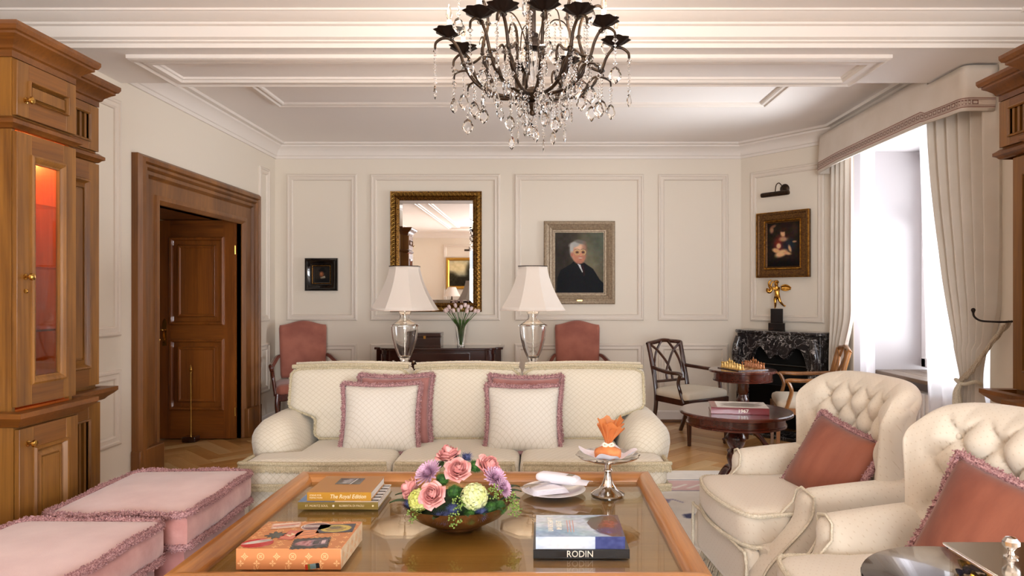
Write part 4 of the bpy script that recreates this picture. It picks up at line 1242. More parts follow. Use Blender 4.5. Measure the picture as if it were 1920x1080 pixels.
# ------------------------------------------------------------------ console and lamps behind the sofa
cs = thing('console_table', 'dark console table behind the sofa carrying the two glass lamps', 'table', (-.5, 4.86, RZ))
MB().box(-.75, .75, -.17, .17, .745, .775).build('top', DARKM, cs, bevel=.005)
MB().box(-.70, .70, -.14, .14, .67, .745).build('apron', DARKM, cs)
for x in (-.68, .68):
    for y in (-.12, .12): MB().box(x-.022, x+.022, y-.022, y+.022, 0, .67).build('leg', DARKM, cs)
def lamp(label, x, y):
    t = thing('table_lamp', label, 'lamp', (x, y, .775 + RZ), 0, 'glass table lamps behind the sofa')
    pr = [(.070, 0), (.072, .012), (.055, .022), (.030, .045), (.026, .062), (.040, .068), (.040, .078), (.028, .085), (.030, .10), (.045, .125), (.068, .18), (.086, .25), (.093, .31), (.093, .335)]
    inner = [(.088, .335), (.088, .31), (.080, .25), (.062, .18), (.040, .13), (.01, .118)]
    MB().lathe(pr + inner, 28).build('glass_base', LGLASS, t, smooth=40)
    MB().lathe([(.088, .336), (.100, .337), (.100, .346), (.085, .352), (.055, .372), (.036, .39), (.033, .41), (.042, .432), (.046, .436), (.040, .437), (.028, .41), (.030, .39), (.05, .368), (.08, .347)], 28).build('glass_cover', LGLASS, t, smooth=40)
    MB().lathe([(.005, .12), (.005, .50), (.012, .505), (.012, .55), (.004, .56)], 12).build('stem', STEEL, t, smooth=40)
    L = bpy.data.lights.new('lamp_fill', 'POINT'); L.energy = 2.5; L.color = (1, .86, .70); L.shadow_soft_size = .03  # fill light added inside the unlit lamp to lift the back ceiling
    lo = link('lamp_fill', L, t); lo.location = (0, 0, .62)
    # octagonal bell shade
    n = 8; rows = 12; vs = []; fs = []
    for j in range(rows + 1):
        q = j / rows; r = .105 + (.235 - .105) * (q ** 1.55) ; z = .755 - .305 * q
        for k in range(n):
            a = 2 * math.pi * (k + .5) / n; vs.append((r * math.cos(a) * 1.03, r * math.sin(a) * 1.03, z))
    for j in range(rows):
        for k in range(n): fs.append((j*n+k, j*n+(k+1) % n, (j+1)*n+(k+1) % n, (j+1)*n+k))
    sh = MB().add(vs, fs).build('shade', SHADE, t, smooth=25)
    s = sh.modifiers.new('thick', 'SOLIDIFY'); s.thickness = .003; s.offset = -1
    for r, z, mt in ((.105, .755, BRONZE), (.235, .45, TRIML)):
        MB().tube([(r * 1.03 * math.cos(2*math.pi*(k+.5)/n), r * 1.03 * math.sin(2*math.pi*(k+.5)/n), z) for k in range(n)], .0032, 6, closed=True).build('shade_edging', mt, sh)
    return t
lamp('clear glass urn lamp with cream bell shade, left one behind the sofa', -.944, 4.85)
lamp('clear glass urn lamp with cream bell shade, right one behind the sofa', -.048, 4.85)

# ------------------------------------------------------------------ pictures and mirror on the back wall
def picture(name, label, cat, cx, cz, w, h, prof, fmat, canvas, loc, rotz, rough=None):
    """frame outer w x h; canvas fills the inside of the profile"""
    t = thing(name, label, cat, loc, rotz)
    MB().frame(cx - w/2, cx + w/2, cz - h/2, cz + h/2, prof).build('frame', fmat, t, smooth=30)
    ins = prof[-1][0]
    if canvas:
        o = canvas.mesh(w - 2*ins + .004, h - 2*ins + .004, 'canvas', ARTM, t, y=-prof[-1][1] - .001); o.location = (cx, 0, cz)
    return t
YW = YB - .001
# gilt mirror
mw, mh = .965, 1.272; mx, mz = -1.095, 1.798
MP = [(0, 0), (0, .03), (.006, .038), (.012, .036), (.016, .030), (.045, .034), (.052, .026), (.058, .030), (.066, .034), (.078, .026), (.088, .02), (.095, .008)]
mi = picture('wall_mirror', 'large rectangular mirror in carved gilt frame above the sideboard', 'mirror', mx, mz, mw, mh, MP, GILT, None, (0, YW, 0), 0)
ins = .093
MB().frame(mx - mw/2 + ins, mx + mw/2 - ins, mz - mh/2 + ins, mz + mh/2 - ins, [(0, .006), (.035, .0095)], fill=True).build('mirror_glass', MIRROR, mi)
leafm = MB()                                            # carved acanthus repeat on the frame
leafm.tube(catmull([(-.020, -.004, -.012), (-.006, -.010, -.016), (.010, -.010, -.010), (.014, -.010, .004), (.004, -.012, .012), (-.008, -.012, .008), (-.008, -.012, -.002), (0, -.013, -.004)], 3), lambda q: .0055 - .003 * q, 5)
leafm.tube([(.016, -.004, -.014), (.020, -.010, 0), (.018, -.004, .014)], .004, 5)
lme = leafm.mesh('carving', 60); lme.materials.append(mottled('bright_gilt', '#5a3a14', '#c49a48', .3, 60, .9, .1, 60))
for side in range(4):
    L = mw if side % 2 == 0 else mh; n = int((L - .05) / .043)
    for k in range(n):
        s = -L/2 + .025 + (k + .5) * (L - .05) / n
        if side == 0: p, r = (s, mh/2 - .032), 0
        elif side == 1: p, r = (mw/2 - .032, s), 90
        elif side == 2: p, r = (s, -mh/2 + .032), 180
        else: p, r = (-mw/2 + .032, s), 270
        o = link('carving', lme, mi); o.location = (mx + p[0], -.030, mz + p[1]); o.rotation_euler = (0, rad(r), 0)

# portrait of an elderly man in a dark suit
pc = Canvas(120, 150, (66, 60, 50))
pc.ell(.72, .55, .30, .40, (120, 112, 88), .7).ell(.95, .85, .25, .30, (84, 88, 74), .8).ell(.1, .4, .3, .6, (48, 42, 36), .8).noise(14, 8)
coat = (20, 21, 25)
pc.poly([(.03, 0), (.05, .25), (.12, .38), (.33, .48), (.40, .54), (.60, .50), (.78, .40), (.92, .22), (1.0, .16), (1.0, 0)], coat)
pc.poly([(.25, 0), (.30, .22), (.36, .12), (.5, 0)], (22, 23, 26), .8).line([(.44, .47), (.58, .30), (.66, .10)], .006, (16, 16, 18))
pc.poly([(.43, .50), (.50, .47), (.575, .45), (.59, .35), (.55, .34), (.46, .44)], (205, 205, 205))
pc.poly([(.52, .46), (.585, .46), (.62, .30), (.58, .27), (.565, .36)], (44, 24, 26))
pc.poly([(.40, .54), (.45, .50), (.56, .34), (.60, .28), (.50, .36), (.40, .47)], (24, 25, 28))
pc.ell(.465, .70, .165, .165, (150, 146, 140), .12)                       # grey hair
pc.ell(.48, .655, .135, .165, (196, 140, 112), .10)                       # face
pc.ell(.50, .60, .125, .11, (190, 128, 104), .15).ell(.50, .75, .10, .05, (222, 178, 148), .4)
pc.ell(.345, .645, .025, .05, (176, 112, 92), .2)
pc.ell(.40, .80, .11, .045, (168, 164, 158), .3, 14).ell(.52, .845, .11, .03, (112, 106, 100), .35, -10).ell(.345, .74, .035, .075, (178, 174, 168), .3)
pc.ell(.60, .70, .05, .12, (156, 104, 84), .5, al=.7)
for ex in (.455, .575):
    pc.ell(ex, .672, .05, .030, (150, 110, 84), .4, al=.6).ell(ex, .672, .026, .012, (52, 40, 34), .3)
    pc.line([(ex + .052 * math.cos(a), .67 + .04 * math.sin(a)) for a in np.linspace(0, 6.3, 18)], .0065, (206, 184, 120))
    pc.line([(ex - .05, .715), (ex, .726), (ex + .045, .712)], .006, (120, 96, 84))
pc.line([(.405, .675), (.33, .685)], .004, (200, 180, 120))
pc.ell(.53, .63, .022, .045, (206, 142, 112), .4).ell(.535, .60, .028, .012, (178, 116, 94), .5)
pc.ell(.52, .577, .036, .009, (196, 178, 164), .5, -3).ell(.52, .552, .028, .006, (158, 96, 82), .3).ell(.51, .515, .07, .03, (176, 116, 94), .4)
pc.noise(8, 3, False)
FP = [(0, 0), (0, .03), (.012, .046), (.030, .052), (.050, .040), (.060, .036), (.064, .044), (.072, .040), (.092, .024), (.096, .028), (.106, .026), (.112, .014), (.122, .012)]
AGED = mottled('aged_silver_gilt', '#8a7660', '#a8957b', .45, 60, .35, .15, 120)
po = picture('portrait_painting', 'portrait of a man in dark suit and glasses in silvery frame', 'painting', .419, 1.681, .752, .876, FP, AGED, pc, (0, YW, 0), 0)
MB().box(.39, .45, -.052, -.046, 1.272, 1.292).build('name_plate', BRASS, po, bevel=.003)

# small dark picture
sc_ = Canvas(60, 70, (24, 20, 17)).ell(.3, .6, .5, .5, (44, 36, 28), .6)
sc_.ell(.55, .72, .24, .09, (12, 10, 9), .2, -12).ell(.55, .82, .14, .14, (13, 11, 10), .2).ell(.50, .52, .13, .17, (122, 72, 44), .35).ell(.47, .55, .05, .07, (160, 100, 66), .4)
sc_.poly([(.42, .30), (.70, .42), (.74, .30), (.5, .18)], (176, 164, 138), .8).ell(.6, .06, .4, .2, (15, 13, 12), .3).noise(8, 3)
BP = [(0, 0), (0, .03), (.008, .04), (.02, .042), (.034, .032), (.06, .022), (.064, .026), (.072, .02), (.088, .012), (.092, .008)]
sp = picture('small_dark_painting', 'small dark portrait of a hatted figure in black square frame', 'painting', -2.306, 1.556, .345, .345, BP, BLACK, sc_, (0, YW, 0), 0)
MB().frame(-2.306 - .1725 + .074, -2.306 + .1725 - .074, 1.556 - .1725 + .074, 1.556 + .1725 - .074, [(0, .019), (.002, .024), (.008, .023), (.010, .016)]).build('gilt_slip', GILT, sp)
# ------------------------------------------------------------------ fireplace on the slanted wall
fp = thing('fireplace', 'black and white veined marble fireplace set across the corner', 'fireplace', (DX, DY, 0), PHI)
cxf = .57; HW = .45; D = .24
sh = [(-HW - .04, 0), (-HW - .04, -D + .02), (-HW + .02, -D - .03), (-.2, -D - .03), (-.12, -D - .045), (.12, -D - .045), (.2, -D - .03), (HW - .02, -D - .03), (HW + .04, -D + .02), (HW + .04, 0)]
sh = [(cxf + x, y) for x, y in sh]
MB().prism(sh, .955, .99).build('mantel_shelf', MARB, fp, bevel=.012, seg=3)
# frieze with a serpentine lower edge
lo = []
for k in range(41):
    u = -1 + 2 * k / 40; a = abs(u)
    z = .70 + .075 * math.cos(math.pi * min(1, a / .30)) * -1 * (1 if a < .30 else 0)
    if a < .26: z = .735 + .022 * math.cos(a / .26 * math.pi) - .03 * (1 - a / .26) * 0
    elif a < .70: z = .735 - .022 + .115 * math.sin((a - .26) / .44 * math.pi * .62)
    else: z = .82 - .26 * ((a - .70) / .30) ** 1.8
    lo.append((cxf + u * (HW - .12), z))
poly = [(cxf - HW, .955), (cxf - HW, .46), (cxf - HW + .12, .52)] + lo[1:-1] + [(cxf + HW - .12, .52), (cxf + HW, .46), (cxf + HW, .955)]
m = MB(); n = len(poly)
m.prism(poly, -D, -D + .07, 'y').build('frieze', MARB, fp, bevel=.006)
for s in (-1, 1):
    MB().prism([(cxf + s * HW, -D - .02), (cxf + s * (HW - .10), -D - .02), (cxf + s * (HW - .12), -D + .07), (cxf + s * HW, 0)][::s], .10, .60).build('jamb', MARB, fp, bevel=.008)
    MB().box(cxf + s * (HW - .06) - .075, cxf + s * (HW - .06) + .075, -D - .04, 0, 0, .11).build('jamb_plinth', MARB, fp, bevel=.008)
    MB().tube(catmull([(cxf + s * (HW - .05), -D - .03, .60), (cxf + s * (HW - .02), -D - .05, .70), (cxf + s * (HW - .03), -D - .055, .82), (cxf + s * (HW - .05), -D - .035, .92)], 5), lambda q: .045 - .012 * abs(q - .5), 10).build('console_scroll', MARB, fp, smooth=60)
MB().box(cxf - HW + .005, cxf - HW + .03, -D + .02, -.0, .1, .955).box(cxf + HW - .03, cxf + HW - .005, -D + .02, 0, .1, .955).build('side_slab', MARB, fp)
MB().box(cxf - HW + .10, cxf + HW - .10, -.03, -.005, .0, .95).box(cxf - HW + .09, cxf - HW + .11, -D + .06, -.005, 0, .95).box(cxf + HW - .11, cxf + HW - .09, -D + .06, -.005, 0, .95).build('firebox', SOOTDARK, fp)
MB().box(cxf - HW - .02, cxf + HW + .02, -D - .30, -D + .0, 0, .035).build('hearth', MARB, fp, bevel=.006)
MB().box(cxf - .33, cxf + .33, -D + .03, -D + .045, .05, .46).build('fire_screen', plain('dark_iron', '#0d0c0c', .4, .7, bs=.5, bscale=30), fp, bevel=.004)
MB().tube([(cxf - .34, -D + .02, .66), (cxf + .34, -D + .02, .66)], .012, 10).build('crossbar', BLACK, fp)

Mf = Matrix.Translation((DX, DY, 0)) @ Matrix.Rotation(rad(PHI), 4, 'Z')
def onf(x, y, z): return tuple(Mf @ Vector((x, y, z)))
# gilded cherub on its black pedestal
cu = thing('cherub_statuette', 'gilded winged cherub statuette on a black stepped pedestal', 'statuette', onf(.50, -.12, .99), PHI + 28)
MB().box(-.078, .078, -.07, .07, 0, .075).build('pedestal_base', BLACK, cu, bevel=.004)
MB().box(-.058, .058, -.05, .05, .075, .215).build('pedestal', BLACK, cu, bevel=.004)
def skin_body(name, joints, edges, mat, parent, loc, sub=2):
    me = bpy.data.meshes.new(name); me.from_pydata([j[:3] for j in joints], edges, []); me.update()
    o = link(name, me, parent); o.location = loc
    me.materials.append(mat)
    sk = o.modifiers.new('skin', 'SKIN')
    if not me.skin_vertices: 
        bm = bmesh.new(); bm.from_mesh(me); bm.verts.layers.skin.verify(); bm.to_mesh(me); bm.free()
    for v, j in zip(me.skin_vertices[0].data, joints): v.radius = (j[3], j[3])
    me.skin_vertices[0].data[0].use_root = True
    sk.use_smooth_shade = True; sk.branch_smoothing = .4
    s = o.modifiers.new('sub', 'SUBSURF'); s.levels = sub; s.render_levels = sub
    return o
J = [(0, 0, .135, .024), (0, 0, .165, .025), (-.004, 0, .195, .024), (-.006, 0, .222, .013), (-.008, -.003, .238, .022), (-.006, -.004, .262, .020),      # pelvis, waist, chest, neck, head
     (-.018, -.004, .095, .019), (-.016, -.012, .06, .013), (-.016, 0, .028, .012), (-.018, 0, .010, .008), (-.020, -.022, .006, .007),                # standing leg
     (.018, .006, .098, .019), (.030, .0, .066, .013), (.055, .014, .036, .010), (.072, .022, .022, .008), (.078, .018, .034, .006),                # trailing leg
     (-.032, -.004, .205, .012), (-.058, -.02, .215, .010), (-.05, -.022, .25, .008), (-.03, -.018, .275, .009),                                    # raised arm
     (.022, -.004, .203, .012), (.008, -.036, .185, .010), (-.03, -.048, .19, .008), (-.052, -.045, .20, .009)]                                     # arm across
E = [(0,1),(1,2),(2,3),(3,4),(4,5),(0,6),(6,7),(7,8),(8,9),(9,10),(0,11),(11,12),(12,13),(13,14),(14,15),(2,16),(16,17),(17,18),(18,19),(2,20),(20,21),(21,22),(22,23)]
skin_body('figure', J, E, GOLD, cu, (0, 0, .215))
for s, an in ((1, 20),):
    def wing(u, v):
        r = .025 + .10 * u; w = .045 * math.sin(math.pi * (.12 + .80 * u)) * (1 - .25 * u)
        return (.012 + r * .93, .02 + .012 * math.sin(v * 3), .205 + .025 * u + (v - .55) * w * 1.6 - .03 * u * u + .002 * math.sin(v * 22))
    o = MB().grid(wing, 14, 10).build('wing', GOLD, cu, smooth=180, fix=False); o.location = (0, 0, .215)
    o.modifiers.new('thick', 'SOLIDIFY').thickness = .006
hn = MB().tube(catmull([(-.05, -.03, .285), (-.075, -.03, .26), (-.07, -.035, .22), (-.05, -.04, .19), (-.065, -.04, .165), (-.085, -.04, .175), (-.08, -.04, .20)], 5), lambda q: .007 + .012 * q, 8)
hn.build('horn', GOLD, cu, smooth=60, loc=(0, 0, .215))
hr = MB()
for k in range(16):
    a = k * 2.4; b = .4 + 1.1 * (k / 16)
    hr.ball((-.007 + .02 * math.cos(a) * math.sin(b), .004 + .02 * math.sin(a) * math.sin(b), .255 + .022 * math.cos(b)), .0085, 6, 4)
hr.build('hair', GOLD, cu, smooth=60, loc=(0, 0, .215))

# old painting and brass picture light above the mantel
oc = Canvas(80, 100, (22, 16, 13)).ell(.55, .55, .5, .5, (44, 32, 24), .6)
oc.ell(.46, .52, .24, .18, (112, 40, 34), .35, 10).ell(.66, .48, .20, .15, (36, 40, 46), .4).ell(.5, .62, .12, .05, (170, 130, 96), .4)
oc.ell(.50, .76, .085, .085, (206, 160, 118), .25).ell(.52, .83, .12, .05, (50, 30, 20), .3, 10).ell(.60, .76, .05, .10, (44, 26, 18), .4)
oc.ell(.44, .30, .19, .075, (216, 168, 122), .3, 18).ell(.28, .37, .12, .05, (206, 158, 114), .3, -16).ell(.36, .47, .07, .06, (214, 168, 124), .3).ell(.62, .30, .12, .035, (200, 150, 108), .35, -14)
oc.ell(.14, .84, .06, .07, (150, 108, 78), .4).ell(.20, .92, .08, .03, (120, 86, 62), .4, 20).ell(.70, .40, .04, .08, (196, 150, 112), .4, 20).ell(.84, .55, .06, .02, (170, 130, 96), .4).ell(.85, .82, .1, .12, (52, 38, 30), .5)
oc.ell(.5, .02, .6, .12, (14, 10, 8), .5).noise(16, 4, False)
OP = [(0, 0), (0, .03), (.01, .042), (.022, .044), (.032, .034), (.070, .030), (.080, .024), (.086, .034), (.098, .03), (.108, .016), (.112, .012)]
OLDG = mottled('worn_gilt', '#4a2a12', '#75501f', .4, 70, .45, .25, 140)
op = picture('old_master_painting', 'dark devotional painting of seated mother and child in worn gilt frame', 'painting', .515, 1.845, .575, .66, OP, OLDG, oc, onf(0, -.021, 0), PHI)
MB().frame(.515 - .2875 + .084, .515 + .2875 - .084, 1.845 - .33 + .084, 1.845 + .33 - .084, [(0, .03), (.002, .038), (.012, .036), (.016, .026)]).build('gilt_slip', GOLD, op)
for q0, q1 in (((.515 - .2875, 1.845 - .33), (.515 + .2875, 1.845 + .33)),):
    MB().frame(q0[0], q1[0], q0[1], q1[1], [(0, .03), (.001, .046), (.007, .047), (.009, .04)]).build('gilt_edge', GOLD, op)
pl_ = thing('picture_light', 'dark brass picture light on the slanted wall above the old painting', 'light', onf(.515, -.002, 2.40), PHI)
MB().lathe([(.05, 0), (.052, -.006), (.044, -.014), (.03, -.018), (.012, -.026)], 20, axis='y').build('rosette', BRONZE, pl_, smooth=40)
MB().tube(catmull([(0, -.02, 0), (0, -.06, .03), (0, -.11, .05), (0, -.16, .02), (0, -.175, -.05)], 6), .005, 8).build('arm', BRONZE, pl_, smooth=60)
MB().lathe([(.001, -.15), (.022, -.149), (.024, -.13), (.024, .13), (.022, .149), (.001, .15)], 14, (0, -.18, -.065), axis='x').build('tube_shade', BRONZE, pl_, smooth=40)

# ------------------------------------------------------------------ chess corner
def pedestal_table(name, label, loc, r, h, apron, prof, feet):
    t = thing(name, label, 'table', loc, 0)
    MB().lathe([(r - .008, h - .024), (r, h - .020), (r, h - .006), (r - .006, h)], 56).build('top', MAHOX, t, smooth=40)
    MB().lathe([(r * .84, h - .024 - apron), (r * .885, h - .022 - apron), (r * .885, h - .010 - apron), (r * .86, h - .006 - apron), (r * .86, h - .024)], 48).build('apron', MAHOX, t, smooth=40)
    MB().lathe(prof, 24).build('pedestal', MAHO, t, smooth=40)
    for k in range(feet):
        a = rad(90 + 360 * k / feet + 20)
        p = [(math.cos(a) * q, math.sin(a) * q, z) for q, z in ((.02, .16), (.08, .17), (.15, .11), (.20, .045), (.25, .03), (.275, .045))]
        MB().tube(catmull(p, 5), lambda q: .026 - .008 * q, 8).build('foot', MAHO, t, smooth=60)
        MB().ball((math.cos(a) * .262, math.sin(a) * .262, .016), .016).build('foot_pad', MAHO, t)
    return t
CX, CY, CH = 1.756, 6.0, .70
tp = [(.05, .10), (.055, .16), (.035, .18), (.05, .20), (.062, .24), (.050, .28), (.034, .30), (.048, .32), (.048, .345), (.034, .36), (.050, .40), (.056, .43), (.04, .46), (.034, .48), (.046, .50), (.052, .56), (.062, .60)]
pedestal_table('chess_table', 'small round mahogany pedestal table holding a chess set', (CX, CY, 0), .285, CH, .075, tp, 3)
BX, BY, BH = 1.30, 4.60, .58
tp2 = [(.055, .08), (.062, .14), (.04, .17), (.046, .20), (.060, .25), (.050, .29), (.034, .31), (.05, .33), (.066, .36), (.066, .39), (.045, .42), (.056, .44), (.06, .48), (.07, .53)]
pedestal_table('pedestal_table', 'round mahogany pedestal table with a red book beside the armchair', (BX, BY, RZ), .365, BH - RZ, .07, tp2, 3)

bd = thing('chess_board', 'inlaid chess board lying on the small round table', 'board', (CX, CY, CH), 20)
LT = wood('board_light', '#a87a44', '#caa068', 'x', 20, .3, .3)
MB().box(-.152, .152, -.152, .152, 0, .008).build('board', DARKM, bd, bevel=.002)
lm = MB()
for i in range(8):
    for j in range(8):
        if (i + j) % 2: lm.box(-.14 + i*.035, -.105 + i*.035, -.14 + j*.035, -.105 + j*.035, .008, .0086)
lm.build('light_squares', LT, bd)
prof = {'pawn': [(.011, 0), (.012, .004), (.008, .008), (.005, .016), (.0045, .024), (.007, .026), (.0075, .031), (.005, .036), (.0005, .038)],
        'rook': [(.012, 0), (.013, .005), (.009, .010), (.007, .030), (.010, .034), (.010, .044), (.006, .044), (.0005, .042)],
        'bishop': [(.012, 0), (.013, .005), (.008, .010), (.005, .030), (.008, .034), (.008, .042), (.004, .050), (.002, .054), (.0005, .056)],
        'queen': [(.013, 0), (.014, .006), (.008, .012), (.0055, .040), (.009, .046), (.010, .058), (.005, .060), (.003, .066), (.0005, .068)],
        'king': [(.013, 0), (.014, .006), (.009, .012), (.006, .044), (.010, .050), (.0105, .062), (.006, .066), (.002, .067), (.0005, .068)]}
pm = {}
def piece_mesh(kind, mat):
    if (kind, mat.name) not in pm:
        if kind == 'knight':
            m = MB().lathe([(.012, 0), (.013, .005), (.009, .010), (.007, .014)], 10)
            m.prism([(-.008, .012), (.007, .012), (.008, .026), (.004, .036), (.006, .044), (.001, .048), (-.006, .042), (-.012, .034), (-.010, .030), (-.004, .032), (-.009, .022)], -.005, .005, 'y')
        else: m = MB().lathe(prof[kind], 10)
        if kind == 'king': m.box(-.0015, .0015, -.0015, .0015, .066, .080).box(-.005, .005, -.0015, .0015, .071, .075)
        me = m.mesh(kind, 40); me.materials.append(mat); pm[(kind, mat.name)] = me
    return pm[(kind, mat.name)]
BOXW = plain('boxwood_piece', '#d3a95e', .3, .35); ROSEW = plain('rosewood_piece', '#a5683c', .3, .35)
Mb = Matrix.Translation((CX, CY, CH + .0086)) @ Matrix.Rotation(rad(20), 4, 'Z')
order = ['rook', 'knight', 'bishop', 'queen', 'king', 'bishop', 'knight', 'rook']
for row, mat, word in ((0, BOXW, 'pale gold'), (7, ROSEW, 'reddish brown')):
    for j in range(8):
        for kd, i in ((order[j], row), ('pawn', 1 if row == 0 else 6)):
            o = link('chess_' + kd, piece_mesh(kd, mat)); o.location = Mb @ Vector((-.1225 + i*.035, -.1225 + j*.035, 0)); o.rotation_euler = (0, 0, rad(20 + (90 if row else -90)))
            o.scale = (1.15, 1.15, 1.15)
            tag(o, '%s chess %s standing on the small round table' % (word, kd), 'chess piece', '%s chess %ss' % (word, kd))

def make_side_chair(label, loc, rotz, wd):
    """open armchair with interlaced arched back, facing -Y"""
    t = thing('wooden_armchair', label, 'chair', loc, rotz, 'armchairs at the chess table')
    sw_ = lambda x, y, z, u, v, w: (x * (1 - .08 * v), y, z)
    MB().rounded((.50, .46, .085), .035, (12,12,5), puff=(0,0,.02), warp=sw_, c=(0, 0, .43)).build('seat', CREAMS, t, smooth=180)
    MB().prism([(-.26, -.24), (.26, -.24), (.225, .225), (-.225, .225)], .345, .405).build('seat_rail', wd, t, bevel=.006)
    for s in (-1, 1):
        MB().tube([(s*.24, -.22, .40), (s*.24, -.222, .2), (s*.24, -.225, 0)], lambda q: .028 - .012 * q, 4).build('leg', wd, t)
        MB().tube(catmull([(s*.212, .333, .875), (s*.208, .275, .65), (s*.21, .23, .42), (s*.21, .25, .20), (s*.215, .33, 0)], 6), lambda q: .023 - .004 * q, 6).build('leg', wd, t, smooth=60)
        MB().tube(catmull([(s*.21, .265, .655), (s*.245, .15, .645), (s*.275, .0, .635), (s*.28, -.14, .635), (s*.278, -.165, .62)], 6), .018, 6).build('armrest', wd, t, smooth=60)
        MB().tube(catmull([(s*.278, -.155, .635), (s*.272, -.12, .55), (s*.262, -.14, .46), (s*.255, -.17, .37)], 6), .017, 6).build('arm_support', wd, t, smooth=60)
    MB().tube(catmull([(-.222, .335, .868), (-.20, .337, .878), (-.11, .345, .888), (0, .35, .90), (.11, .345, .888), (.20, .337, .878), (.222, .335, .868)], 5), .021, 6).build('crest_rail', wd, t, smooth=60)
    MB().tube([(-.205, .255, .52), (.205, .255, .52)], .014, 6).build('lower_rail', wd, t)
    for s in (-1, 1):
        MB().tube(catmull([(s*.19, .322, .865), (s*.10, .315, .80), (s*.02, .29, .70), (-s*.03, .275, .60), (-s*.035, .257, .52)], 6), .012, 6).build('splat_arch', wd, t, smooth=60)
        MB().tube(catmull([(s*.045, .335, .89), (s*.12, .32, .80), (s*.165, .295, .70), (s*.18, .27, .60), (s*.185, .257, .52)], 6), .012, 6).build('splat_arch', wd, t, smooth=60)
    return t
make_side_chair('dark wooden armchair with interlaced arched back, left of the chess table', (1.40, 6.47, 0), 34, DARKW)
make_side_chair('golden brown wooden armchair in front of the fireplace, right of the chess table', (2.26, 5.97, 0), -103, GOLDW)
# ------------------------------------------------------------------ chandelier
HX, HY = -.03, 3.0
ch = thing('chandelier', 'dark bronze chandelier hung with clear crystal drops', 'chandelier', (HX, HY, HC))
def cz(z): return z - HC
MB().lathe([(.001, cz(2.118)), (.012, cz(2.122)), (.016, cz(2.135)), (.010, cz(2.145)), (.026, cz(2.158)), (.030, cz(2.168)), (.018, cz(2.178)), (.045, cz(2.188)), (.072, cz(2.20)), (.070, cz(2.215)), (.03, cz(2.225)), (.02, cz(2.24))], 24).build('hub', BRONZE, ch, smooth=40)
MB().lathe([(.020, cz(2.24)), (.024, cz(2.26)), (.016, cz(2.30)), (.020, cz(2.36)), (.018, cz(2.40))], 12).build('glass_column', CRYST, ch, smooth=30)
MB().lathe([(.022, cz(2.40)), (.040, cz(2.41)), (.036, cz(2.44)), (.022, cz(2.455)), (.026, cz(2.47)), (.014, cz(2.48)), (.012, cz(2.93))], 16).build('stem', BRONZE2, ch, smooth=40)
MB().lathe([(.07, cz(2.90)), (.065, cz(2.915)), (.03, cz(2.93))], 20).build('ceiling_rose', BRONZE2, ch, smooth=40)
MB().lathe([(.001, cz(2.022)), (.013, cz(2.026)), (.021, cz(2.038)), (.024, cz(2.05)), (.021, cz(2.062)), (.013, cz(2.073)), (.003, cz(2.078))], 9).build('crystal_ball', CRYST, ch)
# shared crystal meshes
def facet_drop(w, h, t):
    P = [(0, 0, 0), (w*.28, 0, -h*.14), (w*.34, 0, -h*.26), (w*.5, 0, -h*.5), (w*.44, 0, -h*.68), (w*.22, 0, -h*.86), (0, 0, -h), (-w*.22, 0, -h*.86), (-w*.44, 0, -h*.68), (-w*.5, 0, -h*.5), (-w*.34, 0, -h*.26), (-w*.28, 0, -h*.14)]
    vs = P + [(0, -t, -h*.45), (0, t, -h*.45)]; n = len(P); ins = [(p[0]*.62, -t*.8, p[2]*.62 - h*.19) for p in P] + [(p[0]*.62, t*.8, p[2]*.62 - h*.19) for p in P]
    vs = P + ins; fs = []
    for i in range(n):
        j = (i + 1) % n
        fs += [(i, j, n + j, n + i), (i, j, 2*n + j, 2*n + i)]
    fs += [tuple(range(n, 2*n)), tuple(range(2*n, 3*n))]
    return vs, fs
def pendant_mesh(name, beads, w, h, wire=True):
    m = MB(); z = 0
    for r in beads:
        m.lathe([(.0006, z), (r, z - r * .9), (r, z - r * 1.1), (.0006, z - 2 * r)], 6); z -= 2 * r + .002
    v, f = facet_drop(w, h, w * .16); m.add([(p[0], p[1], p[2] + z) for p in v], f)
    me = m.mesh(name); me.materials.append(CRYST); return me
PEN = [pendant_mesh('pendant', (.012, .006, .006, .006, .006, .006, .009), .054, .074),
       pendant_mesh('pendant', (.011, .008, .006, .006), .050, .070),
       pendant_mesh('pendant', (.011, .006, .006, .006, .006, .006, .006, .006, .006, .008), .030, .062),
       pendant_mesh('pendant', (.008, .006), .026, .058)]
def hang(k, p, rz=0):
    o = link('pendant', PEN[k], ch); o.location = p; o.rotation_euler = (0, 0, rz)
bead = MB().lathe([(.0006, .012), (.012, .006), (.015, 0), (.012, -.006), (.0006, -.012)], 8).mesh('rosette_bead'); bead.materials.append(CRYST)
def bd_(p):
    o = link('rosette_bead', bead, ch); o.location = p
# shared arm, cup, candle
def armp(pts, r, n=8, k=6): return MB().tube(catmull(pts, k), r, n)
arm = armp([(.05, 0, cz(2.205)), (.10, 0, cz(2.195)), (.18, 0, cz(2.205)), (.25, 0, cz(2.245)), (.295, 0, cz(2.31)), (.32, 0, cz(2.375)), (.35, 0, cz(2.415)), (.385, 0, cz(2.42)), (.415, 0, cz(2.40)), (.42, 0, cz(2.375))], lambda q: .0085 - .003 * q)
arm.tube(catmull([(.30, 0, cz(2.315)), (.255, 0, cz(2.33)), (.215, 0, cz(2.36)), (.195, 0, cz(2.33)), (.20, 0, cz(2.30))], 5), lambda q: .007 - .003 * q, 8)
arm.tube(catmull([(.22, 0, cz(2.225)), (.26, 0, cz(2.285)), (.30, 0, cz(2.29)), (.335, 0, cz(2.275)), (.34, 0, cz(2.25))], 5), lambda q: .0065 - .003 * q, 8)
armme = arm.mesh('arm', 60); armme.materials.append(BRONZE)
